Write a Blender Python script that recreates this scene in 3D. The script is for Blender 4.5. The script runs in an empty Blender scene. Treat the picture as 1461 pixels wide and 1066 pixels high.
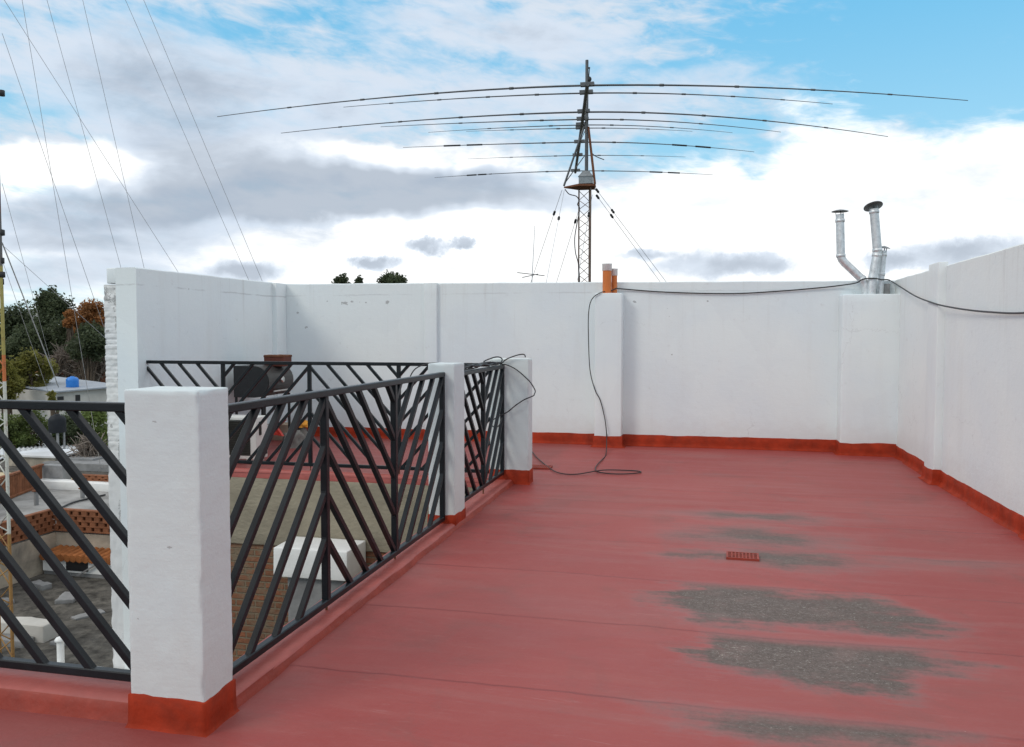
import bpy, bmesh, math, random
from mathutils import Vector, Matrix, noise
random.seed(7)
R = math.radians
sc = bpy.context.scene
COL = sc.collection
EYE = Vector((0, 0, 1.6))
FOC, PCX, PCY = 1165.0, 730.5, 533.0
PITCH, YAW = R(2.801), R(12.94)
FWD = Vector((-math.sin(YAW)*math.cos(PITCH), math.cos(YAW)*math.cos(PITCH), -math.sin(PITCH)))
RGT = Vector((math.cos(YAW), math.sin(YAW), 0))
UPV = RGT.cross(FWD)
FH = Vector((-math.sin(YAW), math.cos(YAW), 0))

# ---------------------------------------------------------------- surveying helpers (sight lines measured from the tripod position)
def ray(x, y): return FWD + RGT*((x-PCX)/FOC) - UPV*((y-PCY)/FOC)
def on_z(x, y, z):
    d = ray(x, y); return EYE + d*((z-EYE.z)/d.z)
def on_y(x, y, Y):
    d = ray(x, y); return EYE + d*(Y/d.y)
def on_x(x, y, X):
    d = ray(x, y); return EYE + d*(X/d.x)
def at_d(x, y, D):
    d = ray(x, y); return EYE + d*(D/math.hypot(d.x, d.y))

# ---------------------------------------------------------------- materials
def mat(name, col, rough=0.6, spec=0.4, metal=0.0, var=0.12, vscale=6.0, bump=0.0, bscale=40.0, stretch=(1, 1, 1), dark=None, dirt=0.0, dscale=1.5, coat=0.0):
    m = bpy.data.materials.new(name); m.use_nodes = True
    n, l = m.node_tree.nodes, m.node_tree.links
    b = n['Principled BSDF']
    b.inputs['Roughness'].default_value = rough
    b.inputs['Specular IOR Level'].default_value = spec
    b.inputs['Metallic'].default_value = metal
    b.inputs['Coat Weight'].default_value = coat
    tc = n.new('ShaderNodeTexCoord'); mp = n.new('ShaderNodeMapping')
    mp.inputs['Scale'].default_value = stretch
    l.new(tc.outputs['Object'], mp.inputs['Vector'])
    nz = n.new('ShaderNodeTexNoise'); nz.inputs['Scale'].default_value = vscale
    nz.inputs['Detail'].default_value = 8; nz.inputs['Roughness'].default_value = .62
    l.new(mp.outputs[0], nz.inputs['Vector'])
    rp = n.new('ShaderNodeValToRGB')
    c = Vector(col)
    lo = c*(1-var); hi = c*(1+var)
    rp.color_ramp.elements[0].position = .3; rp.color_ramp.elements[1].position = .7
    rp.color_ramp.elements[0].color = (*lo, 1); rp.color_ramp.elements[1].color = (*hi, 1)
    l.new(nz.outputs['Fac'], rp.inputs[0])
    out = rp.outputs[0]
    if dirt > 0:
        n2 = n.new('ShaderNodeTexNoise'); n2.inputs['Scale'].default_value = dscale; n2.inputs['Detail'].default_value = 10
        n2.inputs['Roughness'].default_value = .68; n2.inputs['Distortion'].default_value = .4
        l.new(tc.outputs['Object'], n2.inputs['Vector'])
        r2 = n.new('ShaderNodeValToRGB'); r2.color_ramp.elements[0].position = .46; r2.color_ramp.elements[1].position = .72
        r2.color_ramp.elements[0].color = (0, 0, 0, 1); r2.color_ramp.elements[1].color = (dirt, dirt, dirt, 1)
        l.new(n2.outputs['Fac'], r2.inputs[0])
        mx = n.new('ShaderNodeMixRGB'); mx.inputs[2].default_value = (*(dark or tuple(c*.4)), 1)
        l.new(r2.outputs[0], mx.inputs[0]); l.new(out, mx.inputs[1]); out = mx.outputs[0]
    l.new(out, b.inputs['Base Color'])
    if bump > 0:
        nb = n.new('ShaderNodeTexNoise'); nb.inputs['Scale'].default_value = bscale; nb.inputs['Detail'].default_value = 6
        l.new(mp.outputs[0], nb.inputs['Vector'])
        bp = n.new('ShaderNodeBump'); bp.inputs['Strength'].default_value = 1; bp.inputs['Distance'].default_value = bump
        l.new(nb.outputs['Fac'], bp.inputs['Height']); l.new(bp.outputs[0], b.inputs['Normal'])
    m['out'] = 0
    return m

class NT:                                       # tiny node-graph writer
    def __init__(s, tree): s.n, s.l = tree.nodes, tree.links
    def put(s, sock, v):
        if isinstance(v, bpy.types.NodeSocket): s.l.new(v, sock)
        elif isinstance(v, (tuple, list, Vector)):
            v = tuple(v); sock.default_value = v if len(v) == len(sock.default_value) else (*v, 1.0)
        else: sock.default_value = v
    def m(s, op, a, b=0.0, c=None, clamp=False):
        x = s.n.new('ShaderNodeMath'); x.operation = op; x.use_clamp = clamp
        s.put(x.inputs[0], a); s.put(x.inputs[1], b)
        if c is not None: s.put(x.inputs[2], c)
        return x.outputs[0]
    def v(s, op, a, b=(0, 0, 0)):
        x = s.n.new('ShaderNodeVectorMath'); x.operation = op
        s.put(x.inputs[0], a); s.put(x.inputs[1], b)
        return x.outputs['Value'] if op in ('LENGTH', 'DOT_PRODUCT') else x.outputs[0]
    def noise(s, vec, scale, detail=6, rough=.6, dist=0.0):
        x = s.n.new('ShaderNodeTexNoise'); s.put(x.inputs['Vector'], vec)
        x.inputs['Scale'].default_value = scale; x.inputs['Detail'].default_value = detail
        x.inputs['Roughness'].default_value = rough; x.inputs['Distortion'].default_value = dist
        return x.outputs['Fac']
    def ss(s, v, a, b, c=0.0, d=1.0, lin=False):
        x = s.n.new('ShaderNodeMapRange'); x.interpolation_type = 'LINEAR' if lin else 'SMOOTHSTEP'
        s.put(x.inputs['Value'], v)
        for k, q in zip(('From Min', 'From Max', 'To Min', 'To Max'), (a, b, c, d)): s.put(x.inputs[k], q)
        return x.outputs['Result']
    def mix(s, f, a, b, t='MIX'):
        x = s.n.new('ShaderNodeMixRGB'); x.blend_type = t
        s.put(x.inputs[0], f); s.put(x.inputs[1], a); s.put(x.inputs[2], b)
        return x.outputs[0]
    def comb(s, x, y, z):
        c = s.n.new('ShaderNodeCombineXYZ')
        for i, q in enumerate((x, y, z)): s.put(c.inputs[i], q)
        return c.outputs[0]
    def sep(s, v):
        c = s.n.new('ShaderNodeSeparateXYZ'); s.put(c.inputs[0], v); return c.outputs
    def blob(s, vec, cx, cy, rx, ry, cz=0.0, rz=1e9):     # 1 at centre, 0 at the rim of an ellipse
        d = s.v('SUBTRACT', vec, (cx, cy, cz)); d = s.v('MULTIPLY', d, (1/rx, 1/ry, 1/rz))
        return s.m('MAXIMUM', s.m('SUBTRACT', 1.0, s.v('LENGTH', d)), -1.0)

def new_mat(name, rough=.6, spec=.4):
    m = bpy.data.materials.new(name); m.use_nodes = True
    b = m.node_tree.nodes['Principled BSDF']
    b.inputs['Roughness'].default_value = rough; b.inputs['Specular IOR Level'].default_value = spec
    t = NT(m.node_tree)
    return m, t, b, t.n.new('ShaderNodeTexCoord').outputs['Object']

def wall_paint(name, axis, chips=(), seam=None, tint=(.765, .815, .815), seed=0.0, seamcut=None):
    """white masonry paint: roller texture, dusty patches, peeled chips; axis = the horizontal axis of the wall"""
    m, t, b, P = new_mat(name, .82, .25)
    s = t.sep(P)
    h = s[0] if axis == 'x' else s[1]
    flat = t.comb(h, s[2], t.m('ADD', s[1] if axis == 'x' else s[0], seed))
    big = t.noise(flat, .7, 5, .55)
    str_ = t.noise(t.comb(t.m('MULTIPLY', h, 3.0), t.m('MULTIPLY', s[2], .35), seed), 1.2, 6, .6)
    fine = t.noise(P, 60, 4, .6)
    c = t.mix(t.ss(big, .35, .68), tint, tuple(k*f for k, f in zip(tint, (.93, .95, .985))))
    c = t.mix(t.m('MULTIPLY', t.ss(str_, .52, .78), .16), c, (.55, .53, .50))
    spots = t.noise(flat, 9, 8, .7)
    c = t.mix(t.m('MULTIPLY', t.ss(spots, .60, .74), .36), c, (.52, .53, .53))
    c = t.mix(t.m('MULTIPLY', t.ss(s[2], 2.0, 2.4), .10), c, (.62, .60, .56))
    rain = t.noise(t.comb(t.m('MULTIPLY', h, 9.0), t.m('MULTIPLY', s[2], .25), seed), 1.0, 7, .7)
    c = t.mix(t.m('MULTIPLY', t.m('MULTIPLY', t.ss(rain, .55, .72), t.ss(s[2], 1.0, 2.35)), .34), c, (.46, .45, .42))
    foot = t.m('ADD', s[2], t.m('MULTIPLY', t.m('SUBTRACT', spots, .5), .5))
    c = t.mix(t.m('MULTIPLY', t.ss(foot, .15, .50, 1, 0), .20), c, (.50, .44, .41))
    ptch = t.n.new('ShaderNodeTexVoronoi'); t.put(ptch.inputs['Vector'], t.v('ADD', flat, t.v('MULTIPLY', t.comb(big, str_, 0), (.5, .5, 0)))); ptch.inputs['Scale'].default_value = .9
    pc_ = t.sep(ptch.outputs['Color'])
    c = t.mix(t.m('MULTIPLY', t.ss(pc_[0], .45, .9), .10), c, (.60, .63, .67))
    ck_ = t.n.new('ShaderNodeTexVoronoi'); ck_.feature = 'DISTANCE_TO_EDGE'; ck_.inputs['Scale'].default_value = .8
    t.put(ck_.inputs['Vector'], t.v('ADD', flat, t.v('MULTIPLY', t.comb(t.noise(flat, 3, 6, .7), t.noise(t.v('ADD', flat, (3, 3, 3)), 3, 6, .7), 0), (.5, .5, 0))))
    c = t.mix(t.m('MULTIPLY', t.m('MULTIPLY', t.ss(ck_.outputs['Distance'], .0008, .004, 1, 0), t.ss(t.noise(flat, .9, 4, .6), .52, .62)), .35), c, (.36, .36, .36))
    edge = t.noise(flat, 30, 6, .7)
    for (cx, cz, rx, rz) in chips:
        f = t.blob(flat, cx, cz, rx, rz)
        f = t.ss(t.m('ADD', f, t.m('MULTIPLY', t.m('SUBTRACT', edge, .5), 2.6)), .50, .62)
        c = t.mix(t.m('MULTIPLY', f, .75), c, (.33, .33, .33))
    if seam:
        z0, amt = seam
        wob = t.m('MULTIPLY', t.m('SUBTRACT', t.noise(flat, 2.2, 6, .7), .5), .05)
        d = t.m('ABSOLUTE', t.m('SUBTRACT', t.m('ADD', s[2], wob), z0))
        f = t.m('MULTIPLY', t.ss(d, .004, .014, 1, 0), t.ss(t.noise(flat, 1.6, 4, .7), .42, .6))
        c = t.mix(t.m('MULTIPLY', f, amt), c, (.40, .40, .41))
    t.put(b.inputs['Base Color'], c)
    bp = t.n.new('ShaderNodeBump'); bp.inputs['Distance'].default_value = .006; bp.inputs['Strength'].default_value = .8
    br = t.noise(t.comb(t.m('MULTIPLY', h, 2.0), t.m('MULTIPLY', s[2], 14.0), seed), 4.0, 5, .6)
    hh = t.m('ADD', t.m('MULTIPLY', fine, .22), t.m('ADD', t.m('MULTIPLY', br, .16), t.m('MULTIPLY', t.noise(flat, 12, 4, .5), .55)))
    t.put(bp.inputs['Height'], hh); t.put(b.inputs['Normal'], bp.outputs[0])
    return m

def brick_mat(name, c1, c2, mortar, sx, bw=.24, bh=.07, messy=.5, axis='x', msize=.012):
    m, t, b, P = new_mat(name, .9, .2)
    s = t.sep(P)
    br = t.n.new('ShaderNodeTexBrick')
    t.put(br.inputs['Vector'], t.comb(s[0] if axis == 'x' else s[1], s[2], 0))
    br.inputs['Scale'].default_value = 1.0
    br.inputs['Brick Width'].default_value = bw; br.inputs['Row Height'].default_value = bh
    br.inputs['Mortar Size'].default_value = msize; br.inputs['Mortar Smooth'].default_value = .4
    t.put(br.inputs['Color1'], c1); t.put(br.inputs['Color2'], c2); t.put(br.inputs['Mortar'], mortar)
    f = t.ss(t.noise(P, 3.5, 9, .7, .5), .45, .65)
    c = t.mix(t.m('MULTIPLY', f, messy), br.outputs['Color'], mortar)
    g = t.ss(t.noise(P, 1.1, 8, .7), .5, .75)
    c = t.mix(t.m('MULTIPLY', g, .55), c, (.06, .055, .05))
    t.put(b.inputs['Base Color'], c)
    bp = t.n.new('ShaderNodeBump'); bp.inputs['Distance'].default_value = .012
    t.put(bp.inputs['Height'], t.m('SUBTRACT', t.noise(P, 30, 5, .6), br.outputs['Fac'])); t.put(b.inputs['Normal'], bp.outputs[0])
    return m

# floor membrane seams (one roll of membrane per metre, laid across the terrace)
SEAMS = sorted([on_z(x, y, 0).y for x, y in ((920, 648), (920, 698), (920, 719), (920, 738), (920, 776), (920, 826), (920, 895), (920, 1002))] + [1.75, .7, -.35, -1.4])
def seam_y(Y, x): return Y + .0
def floor_material():
    m, t, b, P = new_mat('red_roof_membrane', .55, .26)
    s = t.sep(P)
    X, Y = s[0], s[1]
    st = t.comb(t.m('MULTIPLY', X, .45), t.m('MULTIPLY', Y, 2.6), 0)       # brush strokes run across the terrace
    big = t.noise(P, .55, 4, .55)
    mid = t.noise(st, 1.6, 8, .65, .3)
    fine = t.noise(st, 14, 6, .7)
    grime = t.noise(t.v('ADD', P, (4, 9, 0)), 1.7, 9, .68, .6)
    blot = t.noise(t.v('ADD', st, (7, 2, 0)), .9, 6, .6, .8)
    c = t.mix(t.ss(big, .32, .68), (.300, .048, .044), (.335, .068, .062))
    c = t.mix(t.m('MULTIPLY', t.ss(blot, .48, .70), .55), c, (.32, .110, .100))
    c = t.mix(t.m('MULTIPLY', t.ss(mid, .48, .78), .50), c, (.36, .122, .112))
    c = t.mix(t.m('MULTIPLY', t.ss(mid, .46, .25), .50), c, (.285, .045, .038))
    c = t.mix(t.m('MULTIPLY', t.ss(fine, .55, .8), .40), c, (.44, .21, .19))
    c = t.mix(t.m('MULTIPLY', t.ss(fine, .42, .2), .45), c, (.20, .042, .038))
    c = t.mix(t.m('MULTIPLY', t.ss(grime, .50, .70), .50), c, (.19, .072, .063))
    scuff = t.noise(t.comb(t.m('MULTIPLY', X, .7), t.m('ADD', t.m('MULTIPLY', Y, 7.0), t.m('MULTIPLY', X, 1.1)), 2), 2.6, 7, .72, .7)
    c = t.mix(t.m('MULTIPLY', t.ss(scuff, .61, .70), .32), c, (.45, .25, .23))
    c = t.mix(t.m('MULTIPLY', t.ss(t.noise(P, 7.5, 7, .75, 1.0), .64, .72), .45), c, (.17, .06, .052))
    # grime settling along the foot of the kerb
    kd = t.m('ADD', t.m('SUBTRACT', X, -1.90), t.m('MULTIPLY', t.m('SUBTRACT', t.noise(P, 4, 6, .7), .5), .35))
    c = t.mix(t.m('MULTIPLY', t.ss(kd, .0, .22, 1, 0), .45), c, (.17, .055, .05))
    wob = t.m('MULTIPLY', t.m('SUBTRACT', t.noise(P, 1.3, 5, .6), .5), .09)
    ya = t.m('ADD', Y, wob)
    line = None; step = None
    for k, sy in enumerate(SEAMS):
        d = t.m('SUBTRACT', ya, sy)
        ad = t.m('ABSOLUTE', d)
        f = t.ss(ad, .003, .015, 1, 0)
        line = f if line is None else t.m('MAXIMUM', line, f)
        st_ = t.ss(d, -.012, .012)
        step = st_ if step is None else t.m('ADD', step, st_)
    brk = t.ss(t.noise(t.comb(t.m('MULTIPLY', X, 1.0), t.m('MULTIPLY', Y, .3), 3), 1.2, 4, .6), .30, .62, .25, 1)
    c = t.mix(t.m('MULTIPLY', t.m('MULTIPLY', line, brk), .62), c, (.185, .034, .033))
    tone = t.noise(t.comb(t.m('MULTIPLY', step, 3.71), t.m('MULTIPLY', X, .12), 0), 1.0, 2, .5)
    c = t.mix(t.ss(tone, .35, .65, 0, .30), c, (.35, .105, .096))
    # paint worn through to the grey membrane where water ponds round the drain
    w1 = t.v('SUBTRACT', t.comb(t.noise(P, 1.9, 8, .66), t.noise(t.v('ADD', P, (5, 5, 5)), 2.3, 8, .66), .5), (.5, .5, .5))
    w2 = t.v('SUBTRACT', t.comb(t.noise(st, 3.2, 6, .65), t.noise(t.v('ADD', st, (5, 5, 5)), 4.3, 6, .65), .5), (.5, .5, .5))
    warp = t.v('ADD', P, t.v('ADD', t.v('MULTIPLY', w1, (.95, .70, 0)), t.v('MULTIPLY', w2, (1.0, .25, 0))))
    f = None
    for (x0, y0, rx, ry, amt, seam) in (
            (1055, 858, .52, .48, 1.30, 826), (1150, 868, .66, .34, 1.15, 826), (1270, 886, .55, .22, .85, 826), (1020, 880, .30, .26, .8, 826),
            (1120, 932, .52, .42, 1.35, 895), (1220, 930, .55, .30, 1.0, 895), (1170, 956, .40, .22, .9, 895),
            (1080, 768, .75, .42, .62, 738), (1130, 797, .62, .34, .68, 776), (1000, 792, .40, .20, .5, 776), (1075, 737, .85, .26, .52, 719),
            (1180, 1034, .62, .26, .85, 1002), (1330, 800, .5, .2, .25, 776)):
        q = on_z(x0, y0, 0)
        sy = min(SEAMS, key=lambda v: abs(v-on_z(920, seam, 0).y))
        w = t.m('MULTIPLY', t.blob(t.v('MULTIPLY', warp, (1, 1, 0)), q.x, q.y, rx, ry), amt)
        w = t.m('MINIMUM', w, t.m('MULTIPLY', t.m('SUBTRACT', sy+.03, ya), 5.0))          # water ponds against each lap
        f = w if f is None else t.m('MAXIMUM', f, w)
    streak = t.noise(t.comb(t.m('MULTIPLY', X, 1.6), t.m('MULTIPLY', Y, 7.0), 0), 3.0, 9, .72)
    flake = t.noise(P, 13, 8, .75, .6)
    ff = t.m('ADD', f, t.m('ADD', t.m('MULTIPLY', t.m('SUBTRACT', streak, .5), .42), t.m('MULTIPLY', t.m('SUBTRACT', flake, .5), .28)))
    c = t.mix(t.m('MULTIPLY', t.ss(ff, -.25, .35), .50), c, (.37, .165, .165))          # thinned, chalky paint round the patches
    bare = t.ss(ff, -.12, .62)
    grit = t.noise(P, 45, 6, .75)
    scr = t.noise(t.comb(t.m('MULTIPLY', X, 5), t.m('MULTIPLY', Y, 9.0), 0), 9.0, 4, .8, 1.5)
    g = t.mix(t.ss(grit, .3, .7), (.078, .071, .063), (.135, .122, .108))
    g = t.mix(t.m('MULTIPLY', t.ss(t.noise(P, 3.3, 6, .7), .5, .7), .5), g, (.22, .155, .14))
    g = t.mix(t.m('MULTIPLY', t.ss(scr, .55, .68), t.ss(f, .30, .80, 0, .95)), g, (.46, .44, .39))
    c = t.mix(t.m('MULTIPLY', bare, .92), c, g)
    c = t.mix(t.m('MULTIPLY', t.ss(t.noise(P, 26, 3, .8), .76, .80), .6), c, (.55, .42, .40))     # specks
    t.put(b.inputs['Base Color'], c)
    rr = t.ss(mid, .3, .7, .42, .58)
    t.put(b.inputs['Roughness'], t.m('ADD', rr, t.m('MULTIPLY', bare, .2)))
    bp = t.n.new('ShaderNodeBump'); bp.inputs['Distance'].default_value = .008; bp.inputs['Strength'].default_value = .9
    hh = t.m('ADD', t.m('MULTIPLY', step, -.35), t.m('ADD', t.m('MULTIPLY', t.noise(st, 22, 5, .65), .22), t.m('MULTIPLY', t.noise(P, 4, 4, .6), .8)))
    t.put(bp.inputs['Height'], hh); t.put(b.inputs['Normal'], bp.outputs[0])
    return m

BACKCHIPS = [(-5.33, 2.065, .10, .05), (-5.205, 2.09, .05, .03), (-4.98, 2.075, .035, .02), (-5.62, 2.10, .03, .014), (-4.63, 2.07, .05, .07), (-5.98, 1.70, .045, .04), (-6.12, 1.93, .04, .04),
             (-5.08, 2.08, .02, .02), (-.9, 2.05, .05, .03), (-.45, 1.95, .02, .02), (.1, 2.05, .02, .02), (-.42, 1.84, .02, .015), (-.38, 1.30, .02, .02)]
M = {}
M['wall_x'] = wall_paint('white_wall_paint', 'x', BACKCHIPS, (2.19, .28))
M['wall_y'] = wall_paint('white_wall_paint_side', 'y', [(9.3, 2.17, .02, .02)], (2.17, .45), tint=(.80, .855, .865), seed=4.0)
M['wall_r'] = wall_paint('white_wall_paint_right', 'y', [], None, tint=(.775, .81, .80), seed=9.0)
M['pillar'] = wall_paint('white_pillar_paint_shaded', 'x', [(-2.10, 1.25, .02, .012), (-2.2, .45, .015, .01), (-2.05, .75, .02, .008)], None, tint=(.64, .69, .685), seed=2.0)  # tint greyer than the wall paint, standing in for shade on the pillars
M['skirt'] = mat('brick_red_waterproof_paint', (.32, .034, .013), .65, .10, var=.28, vscale=6, bump=.006, bscale=22, dirt=.7, dark=(.17, .030, .018), dscale=4)
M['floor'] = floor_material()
M['kerb'] = mat('red_kerb_membrane', (.37, .092, .078), .5, .35, var=.15, vscale=4, bump=.006, bscale=14, dirt=.35, dark=(.20, .045, .04), dscale=2.5)
M['kerbface'] = mat('dark_red_waterproof_paint', (.29, .045, .028), .55, .3, var=.2, vscale=6, bump=.006, bscale=18, dirt=.4, dark=(.15, .035, .028), dscale=3)
M['rail'] = mat('black_painted_steel', (.011, .014, .017), .30, .22, var=.35, vscale=8, bump=.0006, bscale=120)
M['cable'] = mat('black_cable_sheath', (.018, .018, .02), .45, .4, var=.2)
M['tan'] = mat('bare_cement_render', (.30, .265, .20), .95, .1, var=.20, vscale=2.2, bump=.01, bscale=18, dirt=.55, dark=(.17, .15, .115), dscale=1.6, stretch=(1, 1, 1.8))
M['brickraw'] = brick_mat('raw_brickwork', (.27, .105, .055), (.17, .085, .05), (.20, .155, .105), 1, .25, .075, .95)
M['cement'] = mat('grey_cement', (.25, .25, .25), .9, .2, var=.18, vscale=5, bump=.005, dirt=.5, dark=(.12, .12, .12))
M['whitecap'] = mat('white_painted_cement', (.78, .78, .76), .8, .25, var=.06, vscale=3, bump=.004, dirt=.25, dark=(.5, .5, .48))
M['galv'] = mat('galvanised_steel', (.66, .68, .69), .50, .5, metal=.75, var=.22, vscale=16, bump=.0008, bscale=10)
M['galvcap'] = mat('weathered_flue_cap', (.24, .26, .27), .45, .5, metal=.6, var=.2, vscale=14)
M['orange'] = mat('orange_drain_pipe', (.60, .17, .035), .45, .4, var=.15, vscale=8, dirt=.3, dark=(.35, .10, .04))
M['pvcwhite'] = mat('white_pvc', (.78, .78, .76), .45, .4, var=.05)
M['dgrill'] = mat('black_sheet_steel', (.022, .023, .024), .55, .4, var=.3, vscale=5, bump=.002)
M['dbody'] = mat('sooty_drum_steel', (.060, .058, .055), .42, .5, metal=.3, var=.35, vscale=4, dirt=.6, dark=(.02, .02, .02), dscale=3)
M['steel'] = mat('bright_steel', (.6, .6, .58), .3, .5, metal=1.0)
M['rust'] = mat('rusty_steel', (.17, .070, .038), .85, .2, var=.3, vscale=9, bump=.004, dirt=.6, dark=(.10, .045, .03), dscale=5)
M['redbrown'] = mat('red_oxide_sheet', (.14, .042, .028), .7, .3, var=.25, vscale=8, dirt=.5, dark=(.07, .03, .02))
M['mastgrey'] = mat('grey_galvanised_mast', (.11, .115, .12), .5, .4, metal=.5, var=.2)
M['mastrust'] = mat('rust_streaked_mast', (.17, .13, .11), .6, .3, metal=.3, var=.3, vscale=5, dirt=.8, dark=(.20, .085, .045), dscale=3)
M['alu'] = mat('dull_aluminium_tube', (.13, .135, .14), .45, .5, metal=.7, var=.12)
M['wire'] = mat('galvanised_guy_wire', (.50, .51, .53), .5, .4, metal=.4, var=.1)
M['acwhite'] = mat('cream_ac_casing', (.72, .71, .67), .5, .4, var=.06, dirt=.35, dark=(.4, .38, .34))
M['acdark'] = mat('dark_condenser_fins', (.035, .033, .028), .7, .3, var=.3)
M['cloth_red'] = mat('red_plastic', (.50, .045, .03), .5, .4, var=.15)
M['cloth_yel'] = mat('orange_yellow_cloth', (.75, .33, .05), .8, .2, var=.3, vscale=12)
M['cloth_grey'] = mat('grey_sack_cloth', (.19, .18, .165), .9, .1, var=.35, vscale=9, dirt=.5, dark=(.08, .07, .07))
M['board'] = mat('scuffed_cardboard', (.42, .33, .25), .9, .1, var=.2)
# town
M['ground'] = mat('town_ground', (.10, .095, .07), .95, .1, var=.35, vscale=.12, dirt=.6, dark=(.05, .06, .03), dscale=.05)
M['darkroof'] = mat('weathered_tar_roof', (.075, .070, .062), .9, .15, var=.6, vscale=4.5, bump=.03, bscale=12, dirt=.8, dark=(.19, .175, .15), dscale=3.2)
M['greyroof'] = mat('pale_grey_roof_coating', (.30, .295, .285), .85, .15, var=.3, vscale=1.6, dirt=.8, dark=(.15, .145, .135), dscale=1.3)
M['stained'] = mat('stained_plaster', (.46, .40, .32), .95, .1, var=.15, vscale=1.5, dirt=.95, dark=(.12, .11, .10), dscale=.9, stretch=(1.6, 1.6, .5))
M['cream'] = mat('cream_plaster', (.55, .46, .30), .9, .1, var=.15, vscale=1.5, dirt=.5, dark=(.2, .17, .12), dscale=1)
M['terra'] = mat('terracotta_lattice', (.22, .088, .044), .8, .2, var=.4, vscale=5, dirt=.4, dark=(.16, .06, .03), dscale=3)
M['tile'] = mat('brown_roof_tiles', (.33, .12, .04), .8, .2, var=.35, vscale=6, dirt=.4, dark=(.14, .06, .03), dscale=3)
M['tin'] = mat('corrugated_white_sheet', (.60, .62, .64), .5, .4, var=.18, vscale=1.0, dirt=.5, dark=(.35, .30, .25), dscale=.6)
M['housewhite'] = mat('dirty_white_house', (.55, .53, .49), .9, .1, var=.12, vscale=1.2, dirt=.6, dark=(.33, .30, .27), dscale=.5)
M['slate'] = mat('grey_blue_sheet_roof', (.33, .36, .40), .6, .3, var=.12, dirt=.4, dark=(.18, .18, .19), dscale=.4)
M['redwall'] = mat('brick_red_far_wall', (.22, .095, .06), .9, .1, var=.3, vscale=1.0, dirt=.5, dark=(.10, .07, .05), dscale=.3)
M['bluetank'] = mat('blue_plastic_tank', (.03, .20, .62), .4, .4, var=.1)
M['blacktank'] = mat('black_plastic_tank', (.012, .014, .018), .6, .25, var=.2)
M['glassdark'] = mat('dark_window_opening', (.02, .02, .022), .3, .5, var=.2)
M['bark'] = mat('tree_bark', (.11, .085, .065), .95, .1, var=.3, vscale=3)
M['barkpale'] = mat('pale_bare_bark', (.24, .20, .17), .95, .1, var=.3, vscale=3)

def leaf(name, col, var=.5, vs=.6):
    m, t, b, P = new_mat(name, .6, .3)
    n1 = t.noise(P, vs, 3, .6); n2 = t.noise(P, vs*9, 3, .6)
    c = Vector(col)
    k = t.mix(t.ss(n1, .35, .65), tuple(c*(1-var)), tuple(c*(1+var)))
    k = t.mix(t.m('MULTIPLY', t.ss(n2, .5, .7), .5), k, tuple(Vector((c.x*1.6+.01, c.y*1.45+.01, c.z*1.1))))
    t.put(b.inputs['Base Color'], k)
    tr = t.n.new('ShaderNodeBsdfTranslucent'); t.put(tr.inputs[0], k)
    mx = t.n.new('ShaderNodeMixShader'); mx.inputs[0].default_value = .45
    t.l.new(b.outputs[0], mx.inputs[1]); t.l.new(tr.outputs[0], mx.inputs[2])
    t.l.new(mx.outputs[0], t.n['Material Output'].inputs[0])
    return m
M['leafdark'] = leaf('dark_evergreen_leaves', (.072, .090, .048), .40, .35)
M['leafgreen'] = leaf('green_leaves', (.115, .15, .045), .45, .5)
M['leafyellow'] = leaf('yellow_green_leaves', (.21, .20, .05), .4, .6)
M['leaforange'] = leaf('rust_orange_leaves', (.30, .135, .05), .35, .5)
M['leafbrown'] = leaf('dry_brown_twigs', (.12, .095, .078), .35, .6)

def tower_paint():
    m, t, b, P = new_mat('banded_tower_paint', .6, .3)
    z = t.sep(P)[2]
    c = t.mix(t.ss(z, .90, .91), (.60, .60, .54), (.55, .17, .06))
    c = t.mix(t.ss(z, 1.28, 1.30), c, (.36, .31, .10))
    c = t.mix(t.ss(z, 2.55, 2.6), c, (.13, .13, .13))
    c = t.mix(t.ss(t.m('MULTIPLY', z, -1), 1.32, 1.36), c, (.36, .20, .07))
    c = t.mix(t.m('MULTIPLY', t.ss(t.noise(P, 9, 7, .7), .52, .66), .6), c, (.22, .10, .05))
    t.put(b.inputs['Base Color'], c)
    return m
M['tower'] = tower_paint()

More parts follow.
